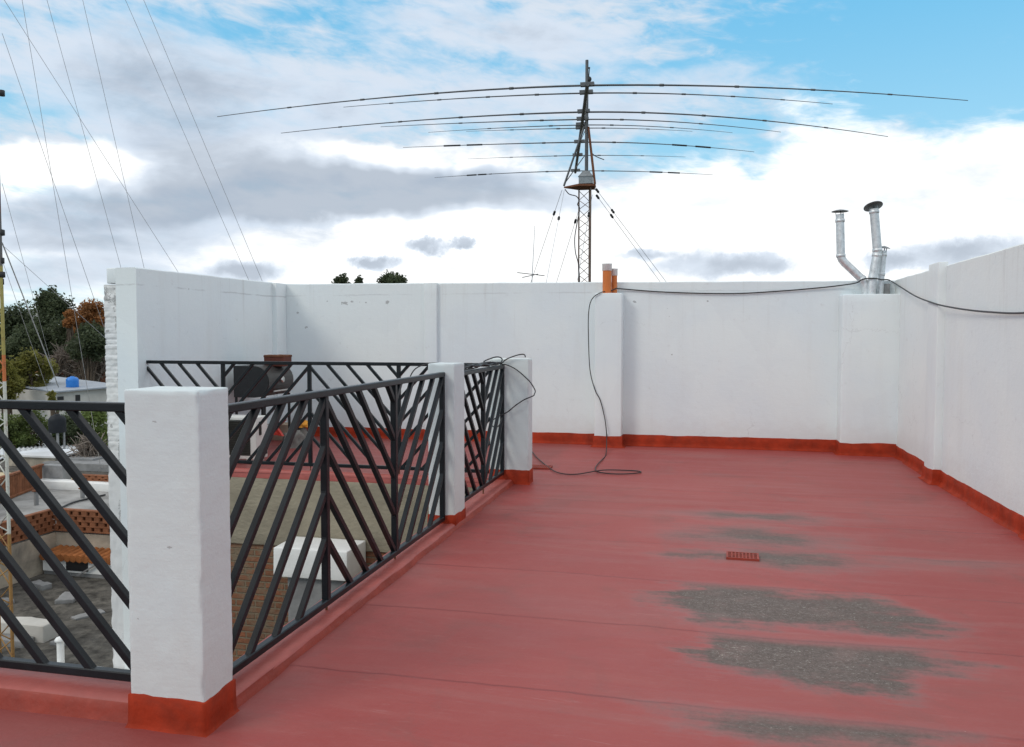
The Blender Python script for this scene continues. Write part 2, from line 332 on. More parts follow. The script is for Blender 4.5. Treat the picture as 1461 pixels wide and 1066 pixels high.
# ---------------------------------------------------------------- mesh building
class MB:
    def __init__(s): s.v, s.f, s.sm = [], [], []
    def add(s, verts, faces, smooth=False):
        o = len(s.v); s.v += [tuple(p) for p in verts]
        s.f += [tuple(i+o for i in q) for q in faces]; s.sm += [smooth]*len(faces); return s
    def box(s, lo, hi):
        (a, b, c), (d, e, f) = lo, hi
        return s.add([(a, b, c), (d, b, c), (d, e, c), (a, e, c), (a, b, f), (d, b, f), (d, e, f), (a, e, f)],
                     [(3, 2, 1, 0), (4, 5, 6, 7), (0, 1, 5, 4), (1, 2, 6, 5), (2, 3, 7, 6), (3, 0, 4, 7)])
    def bar(s, p, q, w, h, up=(0, 0, 1), bev=0.0):           # rectangular bar p->q, w across, h along 'up'
        p, q = Vector(p), Vector(q); d = (q-p).normalized(); u = Vector(up)
        sd = d.cross(u).normalized(); u = sd.cross(d).normalized()
        b = bev or min(w, h)*.12
        prof = [(-w/2+b, -h/2), (w/2-b, -h/2), (w/2, -h/2+b), (w/2, h/2-b), (w/2-b, h/2), (-w/2+b, h/2), (-w/2, h/2-b), (-w/2, -h/2+b)]
        vs = [e + sd*x + u*y for e in (p, q) for x, y in prof]
        return s.add(vs, [(i, (i+1) % 8, 8+(i+1) % 8, 8+i) for i in range(8)] + [tuple(range(7, -1, -1)), tuple(range(8, 16))])
    def tube(s, pts, r, n=10, caps=True):
        pts = [Vector(p) for p in pts]; k = len(pts)
        rr = r if isinstance(r, (list, tuple)) else [r]*k
        vs = []; ref = None
        for i, p in enumerate(pts):
            d = (pts[min(i+1, k-1)]-pts[max(i-1, 0)]).normalized()
            if ref is None: ref = Vector((0, 0, 1)) if abs(d.z) < .9 else Vector((1, 0, 0))
            a = (ref - d*ref.dot(d)).normalized(); ref = a; b = d.cross(a)
            vs += [p + (a*math.cos(2*math.pi*j/n) + b*math.sin(2*math.pi*j/n))*rr[i] for j in range(n)]
        fs = [(i*n+j, i*n+(j+1) % n, (i+1)*n+(j+1) % n, (i+1)*n+j) for i in range(k-1) for j in range(n)]
        s.add(vs, fs, True)
        if caps:
            s.add(vs[:n], [tuple(range(n-1, -1, -1))]); s.add(vs[-n:], [tuple(range(n))])
        return s
    def lathe(s, c, prof, n=20, axis=(0, 0, 1)):
        c = Vector(c); ax = Vector(axis).normalized()
        a = ax.orthogonal().normalized(); b = ax.cross(a)
        vs = [c + ax*z + (a*math.cos(2*math.pi*j/n)+b*math.sin(2*math.pi*j/n))*r for r, z in prof for j in range(n)]
        fs = [(i*n+j, i*n+(j+1) % n, (i+1)*n+(j+1) % n, (i+1)*n+j) for i in range(len(prof)-1) for j in range(n)]
        return s.add(vs, fs, True)
    def rough(s, lo, hi, r=.012, seg=.06, amp=.003, fr=3.0, seed=0.0, skip_bottom=False, chip=0.0):   # hand-plastered block
        lo, hi = Vector(lo), Vector(hi)
        def cuts(a, b):
            n = max(1, min(90, round((b-a-2*r)/seg)))
            return [a, a+r*.35, a+r] + [a+r+(b-a-2*r)*i/n for i in range(1, n)] + [b-r, b-r*.35, b]
        G = [cuts(lo[i], hi[i]) for i in range(3)]
        bm = {}
        vs, fs = [], []
        def vid(p):
            key = tuple(round(q, 5) for q in p)
            if key not in bm:
                p = Vector(p)
                inn = Vector([min(max(p[i], lo[i]+r), hi[i]-r) for i in range(3)])
                d = p-inn
                nrm = d.normalized() if d.length > 1e-9 else Vector((0, 0, 1))
                p2 = inn + nrm*r
                q = p2*fr + Vector((seed, seed*2, 0))
                p2 = p2 + nrm*amp*(noise.noise(q) + .6*noise.noise(q*3.1))
                if chip and sum(abs(d[i]) > 1e-6 for i in range(3)) > 1:
                    p2 = p2 - nrm*chip*max(0, noise.noise(p2*9+Vector((seed, 0, 0)))-.12)*2 - nrm*chip*.5*max(0, noise.noise(p2*31))
                bm[key] = len(vs); vs.append(p2)
            return bm[key]
        for ax in range(3):
            u, w = [(1, 2), (2, 0), (0, 1)][ax]
            for side in (0, 1):
                if ax == 2 and side == 0 and skip_bottom: continue
                c = (lo, hi)[side][ax]
                for i in range(len(G[u])-1):
                    for j in range(len(G[w])-1):
                        qd = []
                        for (a, b) in ((i, j), (i+1, j), (i+1, j+1), (i, j+1)):
                            p = [0, 0, 0]; p[ax] = c; p[u] = G[u][a]; p[w] = G[w][b]; qd.append(vid(p))
                        fs.append(tuple(qd) if side else tuple(reversed(qd)))
        return s.add(vs, fs, True)
    def build(s, name, m, parent=None, loc=None):
        me = bpy.data.meshes.new(name)
        off = Vector(loc) if loc is not None else None
        me.from_pydata([tuple(Vector(p)-off) for p in s.v] if off else s.v, [], s.f)
        me.polygons.foreach_set('use_smooth', s.sm)
        me.materials.append(m); me.update()
        o = bpy.data.objects.new(name, me); COL.objects.link(o)
        if off: o.location = off
        if parent: o.parent = parent
        return o

def tag(o, label, cat, group=None, kind=None):
    o['label'] = label; o['category'] = cat
    if group: o['group'] = group
    o['kind'] = kind or 'thing'
    return o
def empty(name, label, cat, group=None):
    o = bpy.data.objects.new(name, None); o.empty_display_size = .2; COL.objects.link(o)
    return tag(o, label, cat, group)
def smooth_path(P, n=8):
    P = [Vector(p) for p in P]; out = []
    for i in range(len(P)-1):
        a, b, c, d = P[max(i-1, 0)], P[i], P[i+1], P[min(i+2, len(P)-1)]
        for k in range(n):
            t = k/n
            out.append(.5*((2*b) + (c-a)*t + (2*a-5*b+4*c-d)*t*t + (3*b-a-3*c+d)*t**3))
    return out + [P[-1]]

# ================================================================ THE TERRACE
XR, YB, XL = 2.51, 11.70, -6.385          # right wall face, back wall face, left wall face
def terrace_floor():
    me = MB(); stp = .06
    xs = [XL-.02 + stp*i for i in range(int((XR+.05-XL)/stp)+1)]
    ys = [-3.0 + stp*i for i in range(int((YB+3.05)/stp)+1)]
    idx = {}
    def inside(x, y):
        return x > -2.05 or (y < 3.0 and x > -5.2) or y > 8.42
    vs, fs = [], []
    def vid(i, j):
        if (i, j) not in idx:
            x, y = xs[i], ys[j]
            z = .006*noise.noise(Vector((x*.8, y*.8, 0))) + .003*noise.noise(Vector((x*2.3, y*3, 5)))
            for sy in SEAMS:
                yy = y + .05*noise.noise(Vector((x*.7, sy, 2)))
                d = yy-sy
                if 0 < d < .5: z += .007*(1-d/.5)
                elif -.06 < d <= 0: z += .007*(1+d/.06)
            q = on_z(1110, 890, 0)
            z -= .010*max(0, 1-((x-q.x)**2+(y-q.y)**2)/1.5)
            idx[(i, j)] = len(vs); vs.append((x, y, z))
        return idx[(i, j)]
    for i in range(len(xs)-1):
        for j in range(len(ys)-1):
            if inside(xs[i]+stp/2, ys[j]+stp/2):
                fs.append((vid(i, j), vid(i+1, j), vid(i+1, j+1), vid(i, j+1)))
    me.add(vs, fs, True)
    o = me.build('terrace_floor', M['floor'])
    return tag(o, 'red painted membrane floor of the roof terrace with worn grey patches', 'floor', kind='structure')
terrace_floor()

def strip(path, prof, wob=.004, name='kerb', m=None, seed=0, seg=.12):
    """sweep a 2-D profile (sideways, up) along a plan path; sideways is to the left of travel"""
    pts = []
    for a, b in zip(path[:-1], path[1:]):
        a, b = Vector(a), Vector(b); n = max(1, int((b-a).length/seg))
        pts += [a.lerp(b, i/n) for i in range(n)]
    pts.append(Vector(path[-1]))
    vs, fs = [], []; k = len(prof)
    for i, p in enumerate(pts):
        d = (pts[min(i+1, len(pts)-1)]-pts[max(i-1, 0)]).normalized()
        sd = Vector((-d.y, d.x, 0))
        for j, (x, z) in enumerate(prof):
            w = wob*noise.noise(Vector((i*.37+seed, j*1.7, seed)))
            vs.append(p + sd*(x+w) + Vector((0, 0, z + wob*noise.noise(Vector((i*.29, j*2.3+seed, 7))))))
    for i in range(len(pts)-1):
        for j in range(k-1):
            fs.append((i*k+j, i*k+j+1, (i+1)*k+j+1, (i+1)*k+j))
    return MB().add(vs, fs, True)
# kerb along the stair-well side: soft membrane cove up and over the edge
prof = [(.012, .036), (.004, .046), (-.012, .052), (-.05, .050), (-.16, .046), (-.215, .040), (-.225, .02), (-.225, -.25)]
face = [(.034, -.012), (.028, .004), (.020, .020), (.013, .034), (.009, .040)]
pk = [(-x, z) for x, z in prof]
o = strip([(-1.935, 3.032, 0), (-1.935, 8.45, 0)], [(-x, z) for x, z in prof], .007).build('terrace_kerb', M['kerb'])
MB.build(strip([(-1.935, 3.032, 0), (-1.935, 8.45, 0)], [(-x, z) for x, z in face], .004), 'painted_face', M['kerbface'], o)
tag(o, 'low red kerb under the long black railing beside the open well', 'kerb', kind='structure')
face2 = [(.030, -.012), (.022, .010), (.014, .04), (.008, .068), (.002, .076)]
prof2 = [(.004, .070), (-.006, .080), (-.02, .088), (-.06, .098), (-.19, .10), (-.20, .07), (-.20, -.25)]
o = strip([(-5.2, 2.865, 0), (-2.235, 2.865, 0)], [(-x, z) for x, z in prof2], .007, seed=3).build('terrace_kerb', M['kerb'])
MB.build(strip([(-5.2, 2.865, 0), (-2.235, 2.865, 0)], [(-x, z) for x, z in face2], .004, seed=3), 'painted_face', M['kerbface'], o)
tag(o, 'low red kerb under the near left railing panel', 'kerb', kind='structure')
prof3 = [(.10, -.004), (.04, .006), (.0, .03), (-.05, .045), (-.10, .045), (-.115, .02), (-.115, -.055)]
o = strip([(-2.05, 8.52, 0), (XL, 8.52, 0)], [(-x, z) for x, z in prof3], .006, seed=5).build('terrace_kerb', M['kerb'])
tag(o, 'low red kerb edging the far terrace above the rendered wall', 'kerb', kind='structure')

# ---------------------------------------------------------------- skirting: painted upstand with a hand-brushed top edge
def skirting(path, h0, h1, parent, seed=0, th=.012, name='skirting'):
    pts = []
    for a, b in zip(path[:-1], path[1:]):
        a, b = Vector(a), Vector(b); n = max(1, int((b-a).length/.07))
        pts += [(a.lerp(b, i/n), (b-a).normalized()) for i in range(n)] + [(b, (b-a).normalized())]
    tot = len(pts); vs, fs = [], []; sm = []
    for i, (p, d) in enumerate(pts):
        # mitre at corners
        d0 = pts[max(i-1, 0)][1]; d1 = pts[min(i+1, tot-1)][1]
        sd0 = Vector((-d.y, d.x, 0))
        other = d1 if (d1-d).length > .1 else d0
        if (other-d).length > .1:
            so = Vector((-other.y, other.x, 0)); sd = sd0 + so
        else: sd = sd0
        h = h0 + (h1-h0)*i/max(1, tot-1) + .015*noise.noise(Vector((i*.21, seed, 0))) + .005*noise.noise(Vector((i*.9, seed, 3)))
        f = .004*noise.noise(Vector((i*.4, seed, 9)))
        prof = [(.055, 0.001), (.024, .012), (th+.004+f, .035), (th+f, .07), (th-.002, h-.004), (th-.006, h), (-.002, h+.001)]
        vs += [p + sd*x + Vector((0, 0, z)) for x, z in prof]
    k = 7
    for i in range(tot-1):
        if (pts[i+1][0]-pts[i][0]).length < 1e-6: continue
        for j in range(k-1): fs.append(((i+1)*k+j, (i+1)*k+j+1, i*k+j+1, i*k+j))
    return MB().add(vs, fs, True).build(name, M['skirt'], parent)

def sloped_wall(mb, x0, x1, y0, y1, z0, za, zb, n=40, along='x', seed=0, amp=.006):
    """wall block whose coping line runs from za to zb and wavers like hand-laid masonry"""
    vs, fs = [], []
    for i in range(n+1):
        t = i/n
        zt = za+(zb-za)*t + amp*noise.noise(Vector((i*.35, seed, 0))) + amp*.5*noise.noise(Vector((i*.9, seed, 4)))
        if along == 'x': x = x0+(x1-x0)*t; ring = [(x, y0, z0), (x, y0, zt-.012), (x, y0+.012, zt), (x, y1-.012, zt), (x, y1, zt-.012), (x, y1, z0)]
        else: y = y0+(y1-y0)*t; ring = [(x1, y, z0), (x1, y, zt-.012), (x1-.012, y, zt), (x0+.012, y, zt), (x0, y, zt-.012), (x0, y, z0)]
        vs += ring
    for i in range(n):
        for j in range(5): fs.append((i*6+j, (i+1)*6+j, (i+1)*6+j+1, i*6+j+1))
    fs += [(0, 1, 2, 3, 4, 5), tuple(n*6+q for q in (5, 4, 3, 2, 1, 0))]
    return mb.add(vs, fs)

back = sloped_wall(MB(), -6.60, 2.70, YB, YB+.25, -.4, 2.378, 2.302, 60).build('parapet_wall', M['wall_x'])
tag(back, 'long white parapet wall across the back of the terrace, with peeled paint spots', 'wall')
MB().rough((-4.03, YB-.055, .0), (-3.83, YB+.02, 2.355), .008, .15, .003).build('pilaster', M['wall_x'], back)
p = MB().rough((-1.44, 11.45, .0), (-1.06, YB+.02, 2.167), .014, .10, .004, seed=3).build('pilaster', M['wall_x'], back)
p = MB().rough((1.815, 11.40, .0), (2.525, YB+.02, 2.112), .014, .10, .004, seed=5).build('corner_column', M['wall_x'], back)
skirting([(-6.30, YB, 0), (-4.03, YB, 0), (-4.03, YB-.055, 0), (-3.83, YB-.055, 0), (-3.83, YB, 0), (-1.44, YB, 0), (-1.44, 11.45, 0), (-1.06, 11.45, 0), (-1.06, YB, 0), (1.815, YB, 0), (1.815, 11.40, 0), (2.50, 11.40, 0)][::-1], .165, .15, back, 1)

left = sloped_wall(MB(), -6.66, XL, 8.30, YB-.003, -5.2, 2.368, 2.382, 30, 'y', 3).build('parapet_wall', M['wall_y'])
tag(left, 'white side wall at the far left ending in a rough brick edge', 'wall')
MB().rough((-6.39, 11.40, .0), (-6.31, YB-.002, 2.375), .008, .15, .003).build('pilaster', M['wall_y'], left)
b = MB()                                                     # rough brick end: courses half buried in whitewash and torn plaster
rnd = random.Random(5)
crs = [(rnd.uniform(-.008, .008), rnd.uniform(.3, 1.0)) for _ in range(200)]
path_ = [Vector((-6.655, 8.312, 0))] ; 
def ring(z):
    out = []
    segs = [((-6.655, 8.316), (-6.832, 8.316), (0, -1)), ((-6.832, 8.316), (-6.832, 8.90), (-1, 0))]
    for (p, q, n) in segs:
        L_ = math.hypot(q[0]-p[0], q[1]-p[1]); m_ = max(4, int(L_/.014))
        for i in range(m_+1):
            f_ = i/m_; x, y = p[0]+(q[0]-p[0])*f_, p[1]+(q[1]-p[1])*f_
            ph = z/.064; ci = int(ph+100) % 200; fr_ = ph-math.floor(ph)
            joint = max(0, 1-min(fr_, 1-fr_)/.16)
            vis = max(0, min(1, .5+1.6*noise.noise(Vector((x*3, y*3, z*1.1+4)))))*(1 if z > .2 else .25)
            d = vis*(crs[ci][0]-.010*joint) + .007*noise.noise(Vector((x*9, y*9, z*11))) + .006*noise.noise(Vector((x*30, y*30, z*34)))
            if z > 1.9: d += .014*noise.noise(Vector((x*14, y*14, z*17+3)))
            out.append(Vector((x+n[0]*d, y+n[1]*d, z)))
    return out
zs = [-3.2+.04*i for i in range(84)] + [.16+.0125*i for i in range(162)]
vs, fs = [], []; k_ = None
for z in zs:
    r__ = ring(z); k_ = len(r__); vs += r__
for i in range(len(zs)-1):
    for j in range(k_-1): fs.append((i*k_+j+1, i*k_+j, (i+1)*k_+j, (i+1)*k_+j+1))
o_ = len(vs); vs.append(Vector((-6.70, 8.6, zs[-1])))
for j in range(k_-1): fs.append(((len(zs)-1)*k_+j, (len(zs)-1)*k_+j+1, o_))
b.add(vs, fs, True)
b.build('brick_edge', wall_paint('whitewashed_brick', 'x', [(-6.80, 2.05, .10, .16), (-6.69, 2.0, .05, .20), (-6.68, 1.72, .03, .15), (-6.80, 1.63, .05, .03), (-6.67, 1.2, .02, .3), (-6.77, .5, .04, .04), (-6.68, .2, .03, .3), (-6.69, -.6, .03, .4)], tint=(.76, .765, .75), seed=6), left)
MB().rough((-6.785, 8.303, 2.185), (-6.655, 11.7, 2.366), .012, .12, .004, 3, 4).build('coping', M['wall_y'], left)
MB().rough((-6.835, 8.92, -5.2), (-6.662, 11.95, 2.18), .01, .3, .004).build('outer_leaf', M['whitecap'], left)
skirting([(XL, 8.32, 0), (XL, 11.40, 0), (-6.31, 11.40, 0), (-6.31, YB-.004, 0)][::-1], .14, .14, left, 7)

right = sloped_wall(MB(), XR, XR+.24, -3.0, YB-.003, -.4, 2.345, 2.312, 70, 'y', 9).build('parapet_wall', M['wall_r'])
tag(right, 'white parapet wall along the right side with a slim pilaster', 'wall')
MB().rough((2.435, 9.40, .0), (XR+.02, 9.78, 2.352), .008, .15, .003, seed=2).build('pilaster', M['wall_r'], right)
skirting([(XR, -3, 0), (XR, 9.40, 0), (2.435, 9.40, 0), (2.435, 9.78, 0), (XR, 9.78, 0), (XR, 11.40, 0)], .185, .14, right, 3)

# ---------------------------------------------------------------- pillars
def pillar(x0, x1, y0, y1, h, hb, label, seed):
    o = MB().rough((x0, y0, -.02), (x1, y1, h), .007, .016, .0018, 5.5, seed, True, .006).build('railing_pillar', M['pillar'])
    tag(o, label, 'pillar', 'white pillars between the railings')
    path = [(x0, y1, 0), (x0, y0, 0), (x1, y0, 0), (x1, y1, 0), (x0, y1, 0)]
    vs = []; nn = 0; fs = []
    pts = []
    for a, b in zip(path[:-1], path[1:]):
        a, b = Vector(a), Vector(b)
        m = max(3, int((b-a).length/.02))
        pts += [a.lerp(b, (i+.0)/m) for i in range(m)]
    cx, cy = (x0+x1)/2, (y0+y1)/2
    for i, q in enumerate(pts):
        d = Vector((q.x-cx, q.y-cy, 0))
        ex = 1 if abs(abs(q.x-cx)-(x1-x0)/2) < 1e-6 else 0; ey = 1 if abs(abs(q.y-cy)-(y1-y0)/2) < 1e-6 else 0
        n = Vector((math.copysign(ex, d.x), math.copysign(ey, d.y), 0))
        top = hb + .016*noise.noise(Vector((q.x*6, q.y*6, seed))) + .005*noise.noise(Vector((q.x*25, q.y*25, seed)))
        for off, z in ((.020, -.003), (.013, .005), (.008, .020), (.007, .06), (.006, top-.003), (.003, top), (-.006, top+.001)):
            w = 1 + .5*noise.noise(Vector((q.x*14, q.y*14, z*20+seed)))
            vs.append(q + n*off*(w if off > .008 else 1) + Vector((0, 0, z)))
    L = len(pts); k = 7
    for i in range(L):
        for j in range(k-1): fs.append((i*k+j, ((i+1) % L)*k+j, ((i+1) % L)*k+j+1, i*k+j+1))
    MB().add(vs, fs, True).build('painted_base', M['skirt'], o)
    return o
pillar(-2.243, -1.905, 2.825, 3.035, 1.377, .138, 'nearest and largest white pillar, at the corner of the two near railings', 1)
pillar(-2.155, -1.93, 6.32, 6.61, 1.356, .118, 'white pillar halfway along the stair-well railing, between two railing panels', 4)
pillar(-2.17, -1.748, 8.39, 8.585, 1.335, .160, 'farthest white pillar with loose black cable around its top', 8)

# ---------------------------------------------------------------- chevron railings
def railing(label, A, B, bays, ztop, zbot, posts_at=(), pins=True, ends=(0, 0)):
    """A,B plan ends; bays: list of (s0,s1,anchor,dir): bars pass through (anchor, ztop-k*SP); dir +1 rises along s"""
    root = empty('railing', label, 'railing', 'black chevron railings')
    A, B = Vector((*A, 0)), Vector((*B, 0)); D = (B-A); L = D.length; D.normalize()
    at = lambda s, z: A + D*s + Vector((0, 0, z))
    N = Vector((-D.y, D.x, 0))
    T = .038
    MB().bar(at(0, ztop-T/2), at(L, ztop-T/2), .045, T).build('top_rail', M['rail'], root)
    MB().bar(at(0, zbot+T/2), at(L, zbot+T/2), .040, T).build('bottom_rail', M['rail'], root)
    for s in posts_at:
        MB().bar(at(s, zbot+T), at(s, ztop-T), .041, .041, D).build('post', M['rail'], root)
    for e, s in zip(ends, (.019, L-.019)):
        if e: MB().bar(at(s, zbot+T), at(s, ztop-T), .041, .041, D).build('post', M['rail'], root)
    z0, z1 = zbot+T, ztop-T; SL, SP = 1.08, .26; W = .031
    for (s0, s1, anc, dr) in bays:
        for k in range(-12, 13):
            # z = za + dr*SL*(s-anc)
            za = z1 - .012 - SP*k
            f = lambda s: za + dr*SL*(s-anc)
            a, b2 = s0, s1
            sa = anc + (z0-za)/(dr*SL); sb = anc + (z1-za)/(dr*SL)
            lo, hi = max(a, min(sa, sb)), min(b2, max(sa, sb))
            if hi-lo < .10: continue
            ex = .018*(at(hi, f(hi))-at(lo, f(lo))).normalized()
            MB().bar(at(lo, f(lo))-ex, at(hi, f(hi))+ex, W, W, N, .002).build('bar', M['rail'], root)
    if pins:
        for s in posts_at:
            MB().tube([at(s, .02), at(s, zbot+.004)], .007, 8).build('fixing_rod', M['rust'], root)
    return root
XRAIL = -2.03
P0 = 3.03
railing('long black chevron railing between the nearest pillar and the next', (XRAIL, P0), (XRAIL, 6.325),
        [(0, 4.175-P0, 4.175-P0, 1), (4.175-P0, 5.235-P0, 4.175-P0, -1), (5.235-P0, 6.30-P0, 6.30-P0, 1)], 1.288, .074, (4.175-P0, 5.235-P0), ends=(0, 1))
Q0 = 6.60
railing('short black chevron railing between the two farther pillars', (XRAIL, Q0), (XRAIL, 8.395),
        [(0, 7.59-Q0, 6.53-Q0, -1), (7.59-Q0, 8.375-Q0, 8.375-Q0, 1)], 1.27, .105, (7.59-Q0,), ends=(0, 1))
railing('black railing panel left of the nearest pillar, overlooking the town', (-2.235, 2.95), (-4.42, 2.95),
        [(0, 1.05, -.13, 1), (1.05, 2.16, 2.16+.06, -1)], 1.312, .130, (1.05,), pins=False)
railing('black railing along the far terrace edge, in front of the grill', (-6.445, 8.47), (-2.16, 8.47),
        [(0.02, 1.06, .02, -1), (1.06, 2.15, 2.15, 1), (2.15, 3.22, 2.15, -1), (3.22, 4.28, 4.28, 1)], 1.283, .095, (1.06, 2.15, 3.22), ends=(1, 0))

# ---------------------------------------------------------------- masses of the house below the terrace, and the open well
h = MB().box((-1.99, -3.0, -8.0), (2.76, 11.97, -.06)).build('house_block', M['tan'])
tag(h, 'rendered house block under the main terrace', 'building')
h = MB().box((-5.3, -3.0, -8.0), (-2.0, 3.04, -.06)).build('house_block', M['whitecap'])
tag(h, 'white house block under the near left railing', 'building')
h = empty('well_wall', 'bare cement wall below the far terrace, brick in its lower half', 'wall')
MB().rough((-6.38, 8.405, -.83), (-2.0, 11.9, -.052), .01, .16, .008, 2).build('render', M['tan'], h)
MB().rough((-6.375, 8.440, -5.0), (-2.01, 11.9, -.832), .01, .2, .010, 3).build('brickwork', M['brickraw'], h)
f = MB().box((-6.38, 3.04, -5.2), (-2.0, 8.44, -5.0)).build('courtyard_floor', M['cement']); tag(f, 'grey cement floor at the bottom of the open well', 'floor', kind='structure')
s = empty('masonry_shaft', 'grey masonry shaft with a wide white cap beside the brown wall', 'shaft')
MB().rough((-4.46, 7.90, -1.02), (-3.60, 8.40, -.70), .012, .08, .005, 3).build('cap', M['whitecap'], s)
MB().rough((-4.34, 7.99, -5.0), (-3.68, 8.436, -1.02), .01, .15, .006, 3).build('shaft', M['cement'], s)
l = MB().rough((-7.60, 7.95, -2.62), (-6.15, 8.295, -2.40), .015, .12, .006, 3).build('white_ledge', M['whitecap']); tag(l, 'white plastered ledge below the near left railing', 'ledge')
v = empty('vent_pipe', 'white vent pipe with a small cap standing above the white ledge', 'vent pipe')
q = on_z(87, 950, -2.42)
MB().tube([(q.x, q.y, -2.62), (q.x, q.y, -2.10)], .042, 14).build('pipe', M['pvcwhite'], v)
MB().lathe((q.x, q.y, -2.115), [(.043, 0), (.062, .0), (.064, .02), (.045, .045), (.0, .058)], 16).build('cap', M['pvcwhite'], v)

# ================================================================ THINGS ON THE TERRACE
# galvanised flues on the corner column
def flue(label, pts, r, cap_r, tilt=(0, 0, 1), seams=()):
    root = empty('flue_pipe', label, 'flue pipe', 'galvanised flues on the corner column')
    P = [Vector(p) for p in pts]
    path = [P[0]]
    for i in range(1, len(P)-1):                               # lobster-back elbows
        a = (P[i-1]-P[i]).normalized(); c = (P[i+1]-P[i]).normalized(); e = min(.07, (P[i-1]-P[i]).length*.4, (P[i+1]-P[i]).length*.4)
        path += [P[i]+a*e, P[i]+a*e*.35+c*e*.12, P[i]+c*e*.35+a*e*.12, P[i]+c*e]
    path.append(P[-1])
    MB().tube(path, r, 22).build('pipe', M['galv'], root)
    for a, b, fr in seams:
        c = P[a].lerp(P[b], fr); ax = (P[b]-P[a]).normalized()
        MB().lathe(c, [(r+.001, -.022), (r+.006, -.018), (r+.006, .018), (r+.001, .022)], 22, ax).build('collar', M['galv'], root)
    top = P[-1]; t = Vector(tilt).normalized()
    cp = MB().lathe(top+t*.045, [(.0, .022), (cap_r*.5, .012), (cap_r, -.004), (cap_r*1.01, -.010), (cap_r*.98, -.009), (cap_r*.5, .004), (0, .012)], 26, t)
    c = cp.build('rain_cap', M['galvcap'], root)
    a = t.orthogonal().normalized(); b2 = t.cross(a)
    for k in range(3):
        d = a*math.cos(k*2.1+.4)+b2*math.sin(k*2.1+.4)
        MB().bar(top+d*r*.95-t*.02, top+d*r*1.05+t*.052, .012, .004, d).build('cap_strut', M['galvcap'], root)
    return root
YF = 11.58
w = lambda x, y, Y=YF: on_y(x, y, Y)
def base(x, Y): return Vector((w(x, 414, Y).x, Y, 2.095))
flue('cranked galvanised flue leaning out to the left, with flat cap', [base(1236.5, 11.56), w(1233.5, 402, 11.56), w(1199.8, 370, 11.54), w(1198.3, 306, 11.54)], .053, .105, seams=((2, 3, .86), (2, 3, .08), (1, 2, .12)))
flue('tallest galvanised flue, its round cap tilted towards the terrace', [base(1243, 11.50), w(1243.5, 405, 11.50), w(1252, 360, 11.50), w(1246.8, 298, 11.48)], .056, .118, (-.16, .40, .9), seams=((2, 3, .05), (2, 3, .93), (1, 2, .9)))
flue('short galvanised flue half hidden behind the tallest one', [base(1255.5, 11.60), w(1257, 395, 11.60), w(1260.5, 358, 11.60)], .042, .075, (.12, -.1, .98), seams=((1, 2, .85), (1, 2, .1)))
q = w(1262.5, 410, 11.645)
o = MB().rough((q.x-.055, 11.61, 2.10), (q.x+.06, 11.69, 2.255), .012, .03, .01, 14, 3).build('cement_stub', M['cement']); tag(o, 'rough cement stub beside the flues on the corner column', 'cement block')

# two orange drain vents on the pilaster
def vent(label, px, Y, z1, r):
    x = on_y(px, 400, Y).x
    root = empty('drain_vent', label, 'vent pipe', 'orange vents on the back pilaster')
    MB().tube([(x, Y, 2.15), (x, Y, z1-.05)], r, 18).build('pipe', M['orange'], root)
    MB().lathe((x, Y, z1-.085), [(r+.001, 0), (r+.006, .002), (r+.006, .085), (r+.010, .088), (r+.008, .1), (0, .104)], 18).build('cap', M['pvcwhite'], root)
vent('taller orange drain vent with white cap on the back pilaster', 866, 11.52, 2.565, .062)
vent('shorter thinner orange drain vent beside the taller one', 876.5, 11.60, 2.50, .040)

# cables
def cable(name, pts, r, label, n=8, cat='cable'):
    o = MB().tube(smooth_path(pts, n), r, 8).build(name, M['cable']); return tag(o, label, cat)
fl = lambda x, y: Vector((*on_z(x, y, .012).xy, .014))
pw = [(863, 416, 11.46), (856, 418, 11.435), (847, 424, 11.43), (842, 433, 11.435), (839.6, 450, 11.435), (839.6, 480, 11.435), (841.7, 527, 11.44), (848.8, 556, 11.435), (856.7, 572, 11.43), (863, 598, 11.42), (865.0, 614, 11.405), (865.6, 626, 11.385)]
pts = [on_y(x, y, Y) for x, y, Y in pw]
pts += [fl(864.6, 648), fl(859, 656), fl(852.7, 662.6), fl(849.6, 669), fl(855, 674), fl(879, 676.5), fl(905, 675.7), fl(914.5, 673.4), fl(900, 671.6), fl(866, 672.3), fl(850, 674), fl(821, 677), fl(797.6, 675), fl(782, 666.5), fl(766, 653), fl(756, 641), fl(745, 634)]
pts[21].z += .012; pts[22].z += .012
cable('floor_cable', pts, .0065, 'thin black cable hanging down the back pilaster and looping on the red floor')
pts = [(872, 415, 11.50), (880, 411.5, 11.56), (884, 412, 11.66), (951.6, 417, 11.675), (1039, 419, 11.675), (1105, 416, 11.675), (1171, 410.5, 11.665), (1205, 406.5, 11.64), (1222, 403.5, 11.52), (1229, 399.5, 11.48), (1236, 397.5, 11.46), (1243, 397.2, 11.43), (1250, 397.5, 11.44), (1258, 399, 11.53), (1266, 399, 11.60)]
P1 = [on_y(*p) for p in pts]
P2 = [on_x(x, y, X) for x, y, X in ((1273, 402, 2.47), (1288, 411.5, 2.44), (1307, 423, 2.425), (1330, 432, 2.42), (1346.5, 436.5, 2.425), (1375, 441.5, 2.45), (1408, 445, 2.47), (1461, 446.5, 2.485))]
P2 += [Vector((2.49, 6.2, 1.80)), Vector((2.49, 4.5, 1.86)), Vector((2.49, 2.5, 2.0))]
cable('wall_cable', P1+P2, .0085, 'thick black cable draped along the top of the back wall and right wall')
